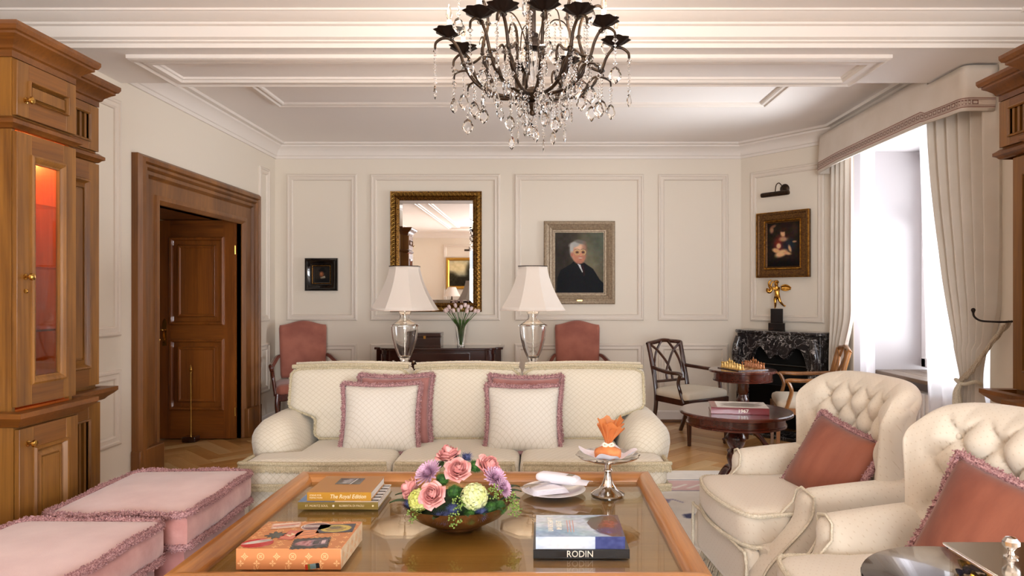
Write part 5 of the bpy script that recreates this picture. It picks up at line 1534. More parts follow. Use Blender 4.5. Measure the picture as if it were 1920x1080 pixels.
cup = MB().lathe([(.008, 0), (.014, .008), (.034, .015), (.056, .030), (.062, .033), (.054, .033), (.032, .020), (.008, .012)], 32, ripple=lambda a, r, z: 1 + .10 * math.cos(8 * a) * min(1, r / .04))
cupme = cup.mesh('cup', 40); cupme.materials.append(BRONZE2)
CANDLE = plain('candle_sleeve', '#efe9df', .5); BULB = emit('candle_bulb', '#ffd9a0', 4.0)
canme = MB().lathe([(.010, .012), (.011, .014), (.011, .075), (.007, .078)], 12).mesh('candle', 40); canme.materials.append(CANDLE)
bulme = MB().lathe([(.005, .078), (.010, .088), (.013, .100), (.009, .122), (.003, .138), (.0005, .142)], 12).mesh('bulb', 60); bulme.materials.append(crystal('clear_bulb', '#fff6e8', 1.3))
filme = MB().lathe([(.0012, .09), (.0016, .105), (.0012, .125)], 6).mesh('filament'); filme.materials.append(BULB)
ANG = [-108, -82, -60, -31, 3, 62, 97, 158, 194, 232]
for i, a in enumerate(ANG):
    ra = rad(a); c_, s_ = math.cos(ra), math.sin(ra)
    up = .0 if i % 2 == 0 else .035
    o = link('arm', armme, ch); o.rotation_euler = (0, 0, ra); o.scale = (1 if i % 2 == 0 else .93, 1, 1); o.location = (0, 0, up * .25)
    rr = .362 if i % 2 == 0 else .34
    for nm, me in (('cup', cupme), ('candle', canme), ('bulb', bulme), ('filament', filme)):
        q = link(nm, me, ch); q.location = (rr * c_, rr * s_, cz(2.421) + up * .25); q.rotation_euler = (0, 0, ra)
    L = bpy.data.lights.new('candle_light', 'POINT'); L.energy = 1.3; L.color = (1, .86, .70); L.shadow_soft_size = .02
    lo = link('candle_light', L, ch); lo.location = (rr * c_, rr * s_, cz(2.421) + up * .25 + .16)
    k = o.scale[0]
    for r, z, pk in ((.42 * k, 2.375, 2 if i % 3 else 0), (.34 * k, 2.245, 0 if i % 2 else 1), (.20 * k, 2.298, 3), (.15, 2.190, 3), (.10, 2.185, 2 if i % 2 else 1), (.255 * k, 2.236, 1), (.30 * k, 2.31, 0), (.06, 2.195, 3)):
        hang(pk, (r * c_, r * s_, cz(z) + up * .25), ra + random.random())
    for r, z in ((.30, 2.315), (.355, 2.418), (.22, 2.222), (.335, 2.28)): bd_((r * k * c_, r * k * s_, cz(z) + .004))
    if i % 2 == 0:
        # slender inner hooks with their own drops
        a2 = ra + rad(13); d = Vector((math.cos(a2), math.sin(a2), 0))
        p = [Vector((0, 0, cz(2.42))) + d * .03, Vector((0, 0, cz(2.50))) + d * .06, Vector((0, 0, cz(2.545))) + d * .10, Vector((0, 0, cz(2.53))) + d * .15, Vector((0, 0, cz(2.46))) + d * .17]
        MB().tube(catmull(p, 5), .003, 6).build('inner_hook', BRONZE, ch, smooth=60)
        hang(2, tuple(p[-1]), a2); hang(0, tuple(p[2] + Vector((0, 0, -.01))), a2)
        # upper arm rising from the lower tier
        p = [d * .19 + Vector((0, 0, cz(2.235))), d * .235 + Vector((0, 0, cz(2.36))), d * .21 + Vector((0, 0, cz(2.48))), d * .235 + Vector((0, 0, cz(2.58))), d * .30 + Vector((0, 0, cz(2.63))), d * .34 + Vector((0, 0, cz(2.60)))]
        MB().tube(catmull(p, 6), lambda q: .008 - .003 * q, 8).build('upper_arm', BRONZE, ch, smooth=60)
        for q in (.5,): bd_(tuple(p[2]))
        hang(0, tuple(p[-1]), a2); hang(1, tuple(p[1]), a2); hang(2, tuple(p[3]), a2)
# ------------------------------------------------------------------ things on the coffee table
def book(name, label, x0, x1, y0, y1, z, h, cmat, spine='front', cov=.003):
    """hardback lying flat, spine towards the camera"""
    t = thing(name, label, 'book', ((x0 + x1) / 2, (y0 + y1) / 2, z))
    a, b = (x1 - x0) / 2, (y1 - y0) / 2
    m = MB().box(-a, a, -b, b, 0, cov).box(-a, a, -b, b, h - cov, h).box(-a, a, -b, -b + cov, cov, h - cov)
    m.build('cover', cmat, t, bevel=.001)
    MB().box(-a + .004, a - .004, -b + cov, b - .005, cov, h - cov).build('pages', PAGES, t)
    return t, a, b
FR = (rad(90), 0, 0)
olive = plain('olive_cover', '#8a7434', .35, Coat_Weight=.3)
t, a, b = book('art_book', 'olive-spined book under the ochre book on the coffee table', -.967, -.646, 2.77, 3.025, GZ, .030, olive)
text_mesh('ST. MORITZ SOUL', .0115, mat=LETC, parent=t, loc=(-.085, -b - .0005, .015), rot=FR)
text_mesh('ROBERTA DI PAOLI', .0115, mat=LETC, parent=t, loc=(.055, -b - .0005, .015), rot=FR)
MB().lathe([(.0045, 0), (.0045, -.0006)], 14, (-.018, -b, .015), axis='y').build('dot', LETW, t)
MB().lathe([(.004, 0), (.004, -.0006)], 6, (.14, -b, .015), axis='y').build('emblem', LETC, t)
bc = Canvas(90, 72, (60, 110, 170)).rect(.45, 1, 0, 1, (228, 226, 224))
for k in range(6): bc.rect(.78, .99, .06 + k * .16, .14 + k * .16, (34, 36, 48)); bc.rect(.5, .74, .1 + k * .16, .2 + k * .16, (40, 46, 66))
o = bc.mesh(2*a, 2*b, 'cover_print', PRINT, t, flat=True); o.location = (0, 0, .0306)
ochre = plain('ochre_cover', '#b07a38', .4, Coat_Weight=.2); ochre2 = plain('ochre_spine', '#c08a28', .35, Coat_Weight=.3)
t, a, b = book('art_book', 'ochre hardback with black and white cover photo, topmost of the left pile', -.934, -.677, 2.784, 3.035, GZ + .031, .034, ochre)
MB().box(-a - .0003, a + .0003, -b - .0006, -b, 0, .034).build('spine', ochre2, t)
text_mesh('The Royal Edition', .022, mat=LETC, parent=t, loc=(.035, -b - .001, .017), rot=FR, shear=.25, sx=.92, bold=.0003)
text_mesh('STRIVE FOR', .009, mat=LETC, parent=t, loc=(-.095, -b - .001, .022), rot=FR)
text_mesh('PERFECTION', .009, mat=LETC, parent=t, loc=(-.093, -b - .001, .012), rot=FR)
pcv = Canvas(60, 46, (30, 28, 30)).poly([(.15, 0), (.35, .8), (.6, 1), (.55, .1)], (96, 96, 98)).ell(.4, .5, .2, .3, (150, 150, 152), .4).line([(.6, 0), (.72, .9)], .04, (216, 216, 216)).poly([(.8, 0), (.95, 1), (1, 1), (1, 0)], (60, 58, 60)).line([(.1, .2), (.5, .3)], .03, (180, 180, 180)).noise(60, 5)
o = pcv.mesh(.105, .095, 'cover_photo', PRINT, t, flat=True); o.location = (0, .04, .0346)

# orange keepsake box book with stickers
ORG = plain('tan_orange_cover', '#c9814f', .4, Coat_Weight=.2)
SYM = plain('monogram_print', '#e9b57e', .45)
t = thing('slipcased_book', 'thick tan patterned slipcased book covered in travel stickers on the coffee table', 'book', (-.785, 2.295, GZ))
a, b, h = .164, .13, .066
MB().box(-a, a, -b, b, 0, h).build('case', ORG, t, bevel=.0015)
MB().box(a, a + .0006, -b + .002, b - .002, .002, h - .002).build('fore_edge', mottled('case_edge', '#dcc09a', '#ead5b4', .6, 40, bs=0), t)
sym = MB()
def petal4(m, cx, cy, r, rot, P):
    for k in range(4):
        an = rad(rot + 90 * k); pts = [(0, 0), (r*.5, r*.28), (r, 0), (r*.5, -r*.28)]
        v = [P(cx + x*math.cos(an) - y*math.sin(an), cy + x*math.sin(an) + y*math.cos(an)) for x, y in pts]; o = len(m.v); m.v += v; m.f.append((o, o+1, o+2, o+3))
def ring(m, cx, cy, r0, r1, P, n=18):
    for k in range(n):
        a0, a1 = 2*math.pi*k/n, 2*math.pi*(k+1)/n; o = len(m.v)
        m.v += [P(cx + r0*math.cos(a0), cy + r0*math.sin(a0)), P(cx + r0*math.cos(a1), cy + r0*math.sin(a1)), P(cx + r1*math.cos(a1), cy + r1*math.sin(a1)), P(cx + r1*math.cos(a0), cy + r1*math.sin(a0))]; m.f.append((o, o+1, o+2, o+3))
def dia(m, cx, cy, r, P):
    pts = [(0, r), (r*.35, r*.35), (r, 0), (r*.35, -r*.35), (0, -r), (-r*.35, -r*.35), (-r, 0), (-r*.35, r*.35)]; o = len(m.v)
    inn = [(x*.6, y*.6) for x, y in pts]
    m.v += [P(cx+x, cy+y) for x, y in pts] + [P(cx+x, cy+y) for x, y in inn]
    for k in range(8): m.f.append((o+k, o+(k+1) % 8, o+8+(k+1) % 8, o+8+k))
Pf = lambda x, y: (x, -b - .0004, y); Pt = lambda x, y: (x, y, h + .0004); Ps = lambda x, y: (a + .001, x, y)
def motif_field(P, x0, x1, y0, y1, m):
    st = .025; row = 0; y = y0
    while y < y1:
        k = 0; x = x0 + (st/2 if row % 2 else 0)
        while x < x1:
            if row % 2 == 0: petal4(m, x, y, .0115, 45 if False else 0, P)
            elif k % 2: ring(m, x, y, .009, .0115, P); petal4(m, x, y, .007, 45, P)
            else: dia(m, x, y, .0125, P); petal4(m, x, y, .006, 45, P)
            x += st * 2 if row % 2 == 0 else st * 2; k += 1
        y += .0215; row += 1
motif_field(Pf, -a + .015, a - .008, .020, h - .008, sym)
motif_field(Pt, -a + .015, a - .008, -b + .015, b - .008, sym)
motif_field(Ps, -b + .015, b - .01, .018, h - .008, sym)
sym.build('monogram', SYM, t, fix=False)
for x in (-.10, -.002, .10): text_mesh('LV', .016, mat=SYM, parent=t, loc=(x, -b - .0005, .006), rot=FR, name='monogram_letters')
def sticker(w, hh, x, y, rz, paint, name='sticker'):
    o = paint.mesh(w, hh, name, PRINT, t, flat=True); o.location = (x, y, h + .0012); o.rotation_euler = (0, 0, rad(rz)); return o
def cut(o, fn):
    bm = bmesh.new(); bm.from_mesh(o.data); w = max(v.co.x for v in bm.verts); q = max(v.co.y for v in bm.verts)
    bmesh.ops.delete(bm, geom=[v for v in bm.verts if not fn(v.co.x / w, v.co.y / q)], context='VERTS'); bm.to_mesh(o.data); bm.free()
st = Canvas(70, 60, (190, 36, 38)).ell(.5, .66, .5, .16, (216, 206, 196), .25, 18).ell(.72, .74, .2, .10, (170, 160, 150), .3).line([(.05, .2), (.3, .06), (.7, .06), (.95, .25)], .02, (232, 190, 150)).noise(14, 3)
o = sticker(.10, .085, -.115, -.085, 10, st); cut(o, lambda x, y: x*x + y*y < 1.0)
st = Canvas(60, 50, (38, 40, 38)).ell(.6, .5, .25, .3, (62, 66, 60), .3).noise(16, 4)
o = sticker(.07, .07, -.085, -.01, 20, st); cut(o, lambda x, y: abs(x) ** 1.2 + abs(y) < 1 + .25 * math.sin(9 * math.atan2(y, x)))
st = Canvas(60, 60, (186, 74, 60)).rect(.08, .92, .08, .92, (206, 108, 84))
o = sticker(.05, .085, -.035, -.01, -8, st); text_mesh('Ed', .026, mat=LETC, parent=t, loc=(-.035, -.01, h + .002), rot=(0, 0, rad(60)), name='sticker_lettering')
st = Canvas(60, 60, (222, 136, 84)).line([(.2, .3), (.8, .5)], .02, (60, 40, 36)).line([(.25, .6), (.75, .75)], .02, (60, 40, 36))
o = sticker(.075, .085, .015, .0, 0, st); cut(o, lambda x, y: x*x + y*y < 1)
st = Canvas(90, 60, (36, 30, 38)).ell(.4, .5, .3, .28, (170, 108, 112), .25).rect(.5, .9, .3, .8, (120, 96, 110), .8).rect(.55, .7, .4, .7, (40, 34, 40)).rect(.76, .86, .4, .7, (196, 168, 168)).ell(.2, .2, .2, .15, (24, 22, 24), .3).noise(70, 4)
o = sticker(.125, .10, .055, -.085, 10, st); cut(o, lambda x, y: max(abs(x), abs(y)) < .95 + .07 * math.sin(x * 23) * math.cos(y * 19))
st = Canvas(70, 50, (222, 212, 200)).ell(.5, .5, .44, .42, (112, 58, 62), .05).rect(.1, .9, .42, .66, (226, 216, 206)).line([(.15, .5), (.85, .56)], .05, (96, 48, 56)).noise(10, 4)
o = sticker(.10, .075, .02, .075, 8, st); cut(o, lambda x, y: x*x + y*y < 1)
st = Canvas(80, 56, (44, 42, 62)).ell(.5, .5, .42, .42, (198, 172, 72), .05).ell(.45, .62, .2, .15, (112, 96, 44), .3).line([(.25, .4), (.75, .5)], .05, (92, 36, 36)).line([(.3, .26), (.7, .33)], .04, (92, 36, 36)).noise(14, 4)
o = sticker(.12, .085, .095, .055, 6, st)
st = Canvas(70, 40, (214, 164, 136)).rect(.05, .95, .1, .9, (224, 188, 166)).line([(.1, .5), (.9, .6)], .10, (190, 96, 80)).line([(.2, .3), (.8, .35)], .05, (150, 120, 120)).noise(20, 4)
sticker(.095, .06, -.085, .085, 14, st)
fl = Canvas(40, 20, (110, 136, 138)).rect(0, .2, 0, 1, (196, 62, 40)).rect(.2, .34, 0, 1, (116, 120, 50)).rect(.75, 1, 0, 1, (26, 30, 34))
o = fl.mesh(.045, .016, 'sticker', PRINT, t); o.location = (.075, -b - .001, .011); o.rotation_euler = (0, rad(-8), 0)

# books at the right
BLK = plain('black_cover', '#121113', .3, Coat_Weight=.4)
t, a, b = book('art_book', 'black book lettered RODIN under the landscape book on the coffee table', -.021, .293, 2.256, 2.53, GZ, .030, BLK)
text_mesh('RODIN', .030, mat=LETW, parent=t, loc=(-.005, -b - .0005, .0145), rot=FR, sx=.92)
t, a, b = book('art_book', 'thick book with blue sky landscape cover on the black book', -.013, .278, 2.258, 2.478, GZ + .031, .040, plain('landscape_cover', '#8fa6c4', .3))
lc = Canvas(110, 84, (166, 192, 218)).ell(.1, .8, .5, .35, (206, 216, 226), .7).ell(.45, .35, .3, .25, (214, 220, 228), .7).ell(.2, .2, .3, .2, (138, 170, 206), .6)
lc.poly([(.60, .62), (.66, .84), (.80, .97), (1, 1), (1, 0), (.86, 0), (.72, .18), (.64, .38)], (92, 70, 66)).ell(.78, .78, .16, .12, (74, 78, 56), .4).ell(.88, .55, .12, .2, (130, 78, 66), .4).ell(.82, .25, .12, .14, (62, 66, 112), .4).ell(.98, .3, .06, .3, (70, 60, 92), .5)
lc.noise(26, 5).noise(22, 3).noise(12, 9, False)
o = lc.mesh(2*a, 2*b, 'cover_print', PRINT, t, flat=True); o.location = (0, 0, .0406)
lsp = Canvas(110, 20, (176, 194, 216)).ell(.35, .5, .3, .8, (210, 210, 212), .6).rect(.66, 1, 0, 1, (58, 66, 116)).noise(24, 4)
o = lsp.mesh(2*a, .040, 'spine_print', PRINT, t, y=-b - .0006); o.location = (0, 0, .020)
text_mesh('LANDSCHAFT IM LICHT', .0125, mat=LETW, parent=t, loc=(-.045, -b - .0012, .020), rot=(rad(90), rad(180), 0))
text_mesh('LANDSCHAFT', .026, mat=LETW, parent=t, loc=(-.095, .01, .0412), rot=(0, 0, rad(90)), sx=.85)
text_mesh('IM LICHT', .026, mat=LETW, parent=t, loc=(-.066, .0, .0412), rot=(0, 0, rad(90)), sx=.85)
for k, x in enumerate((-.040, -.030, -.020)): MB().box(x, x + .0022, -.07, .05, .041, .0413).build('cover_rule', plain('salmon_rule_%d' % k, '#d49a86', .5), t)

# silvered bowl with the flower arrangement
FX, FY = -.303, 2.58
bw_ = thing('flower_bowl', 'wide bronze-silver bowl holding the flower arrangement on the coffee table', 'bowl', (FX, FY, GZ))
BOWLM = mottled('silvered_bronze', '#8a6a48', '#b8946a', .2, 12, .95, .3, 26)
o_ = [(.07, 0), (.088, .002), (.091, .008), (.084, .013), (.128, .026), (.168, .048), (.193, .073), (.206, .096), (.210, .102)]
i_ = [(.204, .100), (.186, .075), (.16, .052), (.12, .032), (.002, .026)]
MB().lathe(o_ + i_, 48, ripple=lambda a, r, z: 1 + (.012 * math.sin(5 * a) + .006 * math.sin(11 * a)) * (r > .12)).build('bowl', BOWLM, bw_, smooth=60)
MB().lathe([(.16, .06), (.15, .085), (.09, .115), (.001, .13)], 20).build('moss', mottled('moss', '#1d2a14', '#33451f', .9, 40, bs=.3), bw_, smooth=60)

ROSE = mottled('rose_petal', '#d98c88', '#e9aaa2', .55, 25, bs=0, Subsurface_Weight=.0)
MUM = mottled('mauve_mum_petal', '#c795b2', '#dfbdd2', .6, 60, bs=0)
HYD = mottled('green_hydrangea', '#c3c877', '#dfe0b0', .6, 45, bs=0)
HYD2 = mottled('yellow_green_hydrangea', '#b9b951', '#d6d684', .6, 45, bs=0)
THI = mottled('blue_thistle', '#2e3459', '#5a6390', .7, 60, bs=0)
MOSSB = mottled('green_trick', '#1f4416', '#47752b', .8, 80, bs=0)
SPRIG = mottled('green_berries', '#5b7a30', '#98ad55', .6, 60, bs=0)
LEAFD = mottled('dark_leaf', '#1c3218', '#38562a', .4, 20, bs=0)
def petal(m, a, r0, r1, h0, h1, wd, curl, tilt=0):
    def f(u, v):
        s = (u - .5) * 2; w = wd * math.sin(math.pi * min(.98, .25 + v * .56)) ** .6
        r = r0 + (r1 - r0) * v + curl * max(0, v - .6) * 2.2 - abs(s) ** 2 * (r1) * .16 * (1 - v * .4)
        aa = a + s * w / max(.012, r * .8 + .006)
        z = h0 + (h1 - h0) * (v ** .8) - max(0, v - .72) * curl * 2.0 - .006 * abs(s) ** 3 * v + tilt * s * v
        return (r * math.cos(aa), r * math.sin(aa), z)
    m.grid(f, 7, 7)
def rose_mesh(R):
    m = MB(); k = R / .05
    # petals, ring rb -> rm (belly) -> rt (lip), height h, half width w; inner rings close over the bud, outer ones open
    for q, (n, rb, rm_, rt, h0, h1, w) in enumerate(((2, .001, .007, .001, .014, .052, .013), (3, .003, .011, .006, .010, .052, .014), (3, .004, .016, .012, .006, .050, .018), (4, .005, .021, .020, .003, .047, .020),
                                                     (5, .006, .026, .030, 0, .042, .022), (5, .007, .031, .041, -.004, .034, .026), (6, .008, .034, .051, -.008, .024, .028))):
        for jj in range(n):
            a0 = 2 * math.pi * jj / n + q * 1.1 + random.uniform(-.12, .12); hh = h1 + random.uniform(-.003, .003)
            def f(u, v):
                s_ = (u - .5) * 2; r = rb + (rm_ - rb) * min(1, v / .55) ** .7 if v < .55 else rm_ + (rt - rm_) * ((v - .55) / .45) ** 1.4
                wv = w * math.sin(math.pi * min(.80, .22 + .62 * v)) ** .7
                r += .004 * s_ * (q > 0)                       # each petal laps over the next
                a = a0 + s_ * wv / max(.009, r)
                z = h0 + (hh - h0) * v ** .9 - .009 * abs(s_) ** 2.2 * v * (1 if q > 1 else .3) - (.004 * max(0, v - .8) * 5 if q > 3 else 0)
                return (r * math.cos(a), r * math.sin(a), z)
            m.grid(f, 9, 9)
    m.v = [(x*k, y*k, z*k) for x, y, z in m.v]
    me = m.mesh('rose', 180, False); me.materials.append(ROSE); return me
def dirrot(o, d): o.rotation_euler = Vector(d).to_track_quat('Z', 'Y').to_euler()
def put(name, me, label, p, d, cat='flower', group=None):
    o = link(name, me); o.location = (FX + p[0], FY + p[1], GZ + p[2]); dirrot(o, d); tag(o, label, cat, group); return o
rm = [rose_mesh(.050) for _ in range(3)]
RG = 'pink roses in the bowl'
put('rose', rm[0], 'large pink rose at the centre of the bowl arrangement', (.005, -.06, .215), (.05, -.75, .75), group=RG)
put('rose', rm[1], 'pink rose low at the front left of the bowl arrangement', (-.072, -.125, .145), (-.25, -.9, .55), group=RG)
put('rose', rm[2], 'pink rose leaning right near the top of the bowl arrangement', (.105, -.01, .215), (.55, -.4, .75), group=RG)
put('rose', rm[1], 'small pink rose at the very top of the bowl arrangement', (-.04, .04, .24), (-.2, -.1, 1), group=RG)
put('rose', rm[2], 'pink rose at the far left edge of the bowl arrangement', (-.155, -.03, .14), (-.95, -.2, .4), group=RG)
mm = MB()
for k in range(130):
    q = k / 130; el = rad(88 - 80 * q); az = k * 2.399; L = .030 + .022 * q; d = Vector((math.cos(az) * math.cos(el), math.sin(az) * math.cos(el), math.sin(el) * .8))
    s = d.cross(Vector((0, 0, 1))).normalized() * .0048; o = d * .008; o1 = d * L * .6 + Vector((0, 0, .004)); o2 = d * L + Vector((0, 0, .006))
    i0 = len(mm.v); mm.v += [tuple(o - s*.5), tuple(o + s*.5), tuple(o1 + s), tuple(o2 + s*.4), tuple(o2 - s*.4), tuple(o1 - s)]; mm.f += [(i0, i0+1, i0+2, i0+5), (i0+5, i0+2, i0+3, i0+4)]
mum = mm.mesh('chrysanthemum', None, False); mum.materials.append(MUM)
MG = 'mauve chrysanthemums in the bowl'
put('chrysanthemum', mum, 'mauve chrysanthemum left of the central rose', (-.098, -.045, .20), (-.5, -.6, .75), group=MG).scale = (1.15,) * 3
put('chrysanthemum', mum, 'mauve chrysanthemum right of the central rose', (.135, -.05, .185), (.5, -.55, .7), group=MG)
put('chrysanthemum', mum, 'mauve chrysanthemum at the right side below the leaning rose', (.165, -.065, .155), (.8, -.5, .5), group=MG).scale = (.8,) * 3
def floret_ball(R, mat, n=60, full=1.25):
    m = MB()
    for k in range(n):
        q = (k + .5) / n; el = math.acos(1 - full * q); az = k * 2.399; c = Vector((math.sin(el)*math.cos(az), math.sin(el)*math.sin(az), math.cos(el)))
        t1_ = c.orthogonal().normalized(); t2_ = c.cross(t1_); ph = random.random() * 3
        for j in range(4):
            an = ph + j * math.pi / 2; d = t1_ * math.cos(an) + t2_ * math.sin(an); s = c.cross(d) * .0075; b0 = c * R * random.uniform(.92, 1.06); i0 = len(m.v)
            m.v += [tuple(b0), tuple(b0 + d*.007 + s + c*.003), tuple(b0 + d*.0135 + c*.001), tuple(b0 + d*.007 - s + c*.003)]; m.f.append((i0, i0+1, i0+2, i0+3))
    m.ball((0, 0, 0), R * .8, 12, 8)
    me = m.mesh('hydrangea', None, False); me.materials.append(mat); return me
put('hydrangea', floret_ball(.044, HYD, 80), 'pale green hydrangea head right of the front rose', (.072, -.13, .145), (.15, -.85, .5), group='hydrangeas in the bowl')
put('hydrangea', floret_ball(.036, HYD2, 60), 'yellow green hydrangea head at the left front', (-.128, -.10, .125), (-.6, -.8, .4), group='hydrangeas in the bowl')
def spiky(R, L, n, w, mat, name):
    m = MB().ball((0, 0, 0), R, 10, 7)
    for k in range(n):
        q = (k + .5) / n; el = math.acos(1 - 1.85 * q); az = k * 2.399; c = Vector((math.sin(el)*math.cos(az), math.sin(el)*math.sin(az), math.cos(el))); s = c.orthogonal().normalized() * w; i0 = len(m.v)
        m.v += [tuple(c*R*.9 - s), tuple(c*R*.9 + s), tuple(c*(R + L*random.uniform(.7, 1.1)))]; m.f.append((i0, i0+1, i0+2))
    me = m.mesh(name, None, False); me.materials.append(mat); return me
th = spiky(.013, .018, 130, .0012, THI, 'thistle')
for lb, (p, d) in zip(['at the very top, right one', 'at the very top, left one', 'in the middle of the front edge', 'low left of the front rose', 'lowest one, at the bowl rim below the front rose', 'at the left end of the bowl', 'low under the pale hydrangea'], (((.03, .02, .25), (.1, -.1, 1)), ((-.015, .03, .235), (-.2, 0, 1)), ((.0, -.165, .11), (0, -1, .3)), ((-.05, -.165, .085), (-.2, -1, .2)), ((-.025, -.175, .085), (0, -1, .1)), ((-.17, -.07, .10), (-1, -.4, .2)), ((.10, -.16, .095), (.3, -1, .2)))):
    put('thistle', th, 'spiky blue thistle ' + lb, p, d, group='blue thistles in the bowl')
gt = spiky(.020, .010, 260, .0011, MOSSB, 'green_ball_flower')
for lb, (p, d) in zip(['below the leaning rose', 'between front rose and pale hydrangea', 'between the chrysanthemum and central rose', 'under the right chrysanthemum', 'at the right end of the bowl', 'at the rim under the pale hydrangea'], (((.065, -.02, .225), (.3, -.4, 1)), ((.0, -.115, .16), (0, -1, .5)), ((-.05, -.07, .19), (-.3, -.7, .6)), ((.13, -.125, .10), (.4, -1, .2)), ((.16, -.09, .095), (.8, -.6, .2)), ((.06, -.165, .085), (.2, -1, .1)))):
    put('green_ball_flower', gt, 'mossy green ball flower ' + lb, p, d, group='green ball flowers in the bowl')
def sprig():
    m = MB()
    for k in range(46):
        r = .026 * random.random() ** .4; a = random.random() * 6.28; z = random.uniform(-.01, .03)
        m.ball((r*math.cos(a), r*math.sin(a), z), .0036, 5, 3)
    me = m.mesh('berry_sprig', None, False); me.materials.append(SPRIG); return me
sg = sprig()
for lb, (p, d) in zip(['under the right chrysanthemum', 'at the right end, upper one', 'at the right end, drooping over the rim', 'above the front thistle', 'at the front rim of the bowl', 'at the left front rim of the bowl'], (((.14, -.10, .15), (.5, -.6, .5)), ((.195, -.05, .11), (1, -.2, .3)), ((.205, -.075, .085), (1, -.4, 0)), ((.02, -.155, .125), (0, -1, .4)), ((.01, -.185, .082), (0, -1, .1)), ((-.135, -.135, .082), (-.5, -1, .1)))):
    put('berry_sprig', sg, 'sprig of tiny green buds ' + lb, p, d, group='green bud sprigs in the bowl')
def leafmesh(L, w):
    m = MB().grid(lambda u, v: ((u - .5) * w * math.sin(math.pi * (.06 + .92 * v)) ** .8, v * L, .35 * L * v - .5 * L * v * v + abs(u - .5) * .25 * w), 5, 9)
    me = m.mesh('leaf', 180, False); me.materials.append(LEAFD); return me
lfm = leafmesh(.085, .04)
LW = ['pointing left at the left end of the bowl, front one', 'pointing left at the left end of the bowl, rear one', 'pointing right at the right end, front one', 'pointing right at the right end, middle one', 'at the front rim right of the middle', 'at the front rim under the pale hydrangea', 'at the front rim under the front rose', 'at the right front rim of the bowl', 'between front rose and central rose', 'behind the left chrysanthemum', 'at the right end, rear one', 'behind the far left rose', 'at the back of the flower bowl']
for k, (x, y, z, az) in enumerate(((-.17, -.06, .10, 95), (-.165, -.02, .11, 75), (.16, -.06, .11, -80), (.17, -.02, .12, -65), (.05, -.17, .088, -170), (.09, -.16, .088, -150), (-.05, -.18, .082, 170), (.135, -.125, .09, -130), (.02, -.12, .15, 200), (-.06, -.02, .22, 20), (.17, .03, .12, -50), (-.16, .04, .11, 60), (0, .1, .15, 0))):
    o = link('leaf', lfm); o.location = (FX + x, FY + y, GZ + z); o.rotation_euler = (rad(22 if y < -.1 else 10), 0, rad(az)); o.scale = (.6,) * 3 if y < -.1 else (.85,) * 3; tag(o, 'glossy dark leaf ' + LW[k], 'leaf', 'leaves in the flower bowl')

# plate with napkins and forks
PX_, PY_ = .06, 3.0
pt = thing('plate', 'white china plate under folded napkins on the coffee table', 'plate', (PX_, PY_, GZ))
MB().lathe([(.075, 0), (.08, .002), (.085, .006), (.118, .016), (.138, .019), (.139, .021), (.118, .0195), (.085, .010), (.001, .008)], 40).build('dish', CHINA, pt, smooth=60)
def fold_nap(label, x, y, z, w, d, rz, n=5, roll=False):
    t = thing('napkin', label, 'napkin', (PX_ + x, PY_ + y, GZ + z), rz, 'napkins on the plate')
    m = MB()
    for k in range(n):
        m.grid(lambda u, v: ((u - .5) * w * (1 - .03 * k), (v - .5) * d * (1 - .04 * k), k * .0035 + .003 * math.sin(u * 5 + k) * v), 8, 6)
    o = m.build('cloth', NAPKIN, t, smooth=60, fix=False); o.modifiers.new('thick', 'SOLIDIFY').thickness = .0018
    return t
fold_nap('fanned stack of white napkins on the china plate', -.035, -.02, .022, .16, .15, 20, 5)
rl = thing('napkin', 'rolled white napkin with silver clip lying on the plate', 'napkin', (PX_ + .02, PY_ + .015, GZ + .043), -28, 'napkins on the plate')
MB().rounded((.20, .065, .036), .017, (10,8,6), puff=(0,0,.004), c=(0, 0, .018)).build('roll', NAPKIN, rl, smooth=180)
MB().grid(lambda u, v: (.08 + .07 * u, (v - .5) * .085 * (1 - .2*u), .012 + .012 * math.sin(v * 3.1)), 5, 6).build('loose_end', NAPKIN, rl, fix=False)
MB().box(.045, .075, -.016, .016, .0375, .0395).build('clip', STEEL, rl, bevel=.001)
fk = MB().tube(catmull([(0, -.085, .004), (0, -.03, .007), (0, .03, .005), (0, .055, .004)], 5), lambda q: .0042 - .002 * q, 6, flat=.5)
for s in (-1.5, -.5, .5, 1.5): fk.tube([(s*.0025, .053, .004), (s*.0042, .062, .003), (s*.0040, .088, .005)], .0010, 4)
fkm = fk.mesh('fork', 60); fkm.materials.append(SILVER)
for k in range(3):
    o = link('fork', fkm); o.location = (PX_ - .075 + .018 * k, PY_ - .03 + .006 * k, GZ + .0405); o.rotation_euler = (0, 0, rad(-55 + 4 * k))
    tag(o, ('leftmost', 'middle', 'rightmost')[k] + ' of three silver dessert forks lying on the napkins', 'fork', 'forks on the plate')

# silver cake stand with a wrapped sweet
KX, KY = .293, 2.985
ks = thing('cake_stand', 'silver footed cake stand on the coffee table', 'cake stand', (KX, KY, GZ))
MB().lathe([(.072, 0), (.073, .006), (.066, .011), (.060, .015), (.040, .026), (.026, .045), (.017, .072), (.014, .095), (.020, .100), (.020, .106), (.014, .112), (.018, .135), (.040, .142)], 32).build('foot', SILVER, ks, smooth=50)
MB().lathe([(.03, .140), (.08, .145), (.118, .158), (.132, .166), (.137, .170), (.133, .173), (.118, .163), (.08, .151), (.001, .146)], 64, ripple=lambda a, r, z: 1 + .025 * math.cos(12 * a) * (r > .1)).build('dish', SILVER, ks, smooth=60)
dn = thing('doily_napkin', 'white napkin lining the silver cake stand', 'napkin', (KX, KY, GZ + .152))
def nap(u, v):
    a = 2 * math.pi * u; r = v * (.105 + .022 * math.cos(4 * a + .6)); return (r * math.cos(a), r * math.sin(a), .003 + .030 * (v ** 2.6) * (1 + .5 * math.cos(4 * a + .6)) + .004 * math.sin(a * 9) * v)
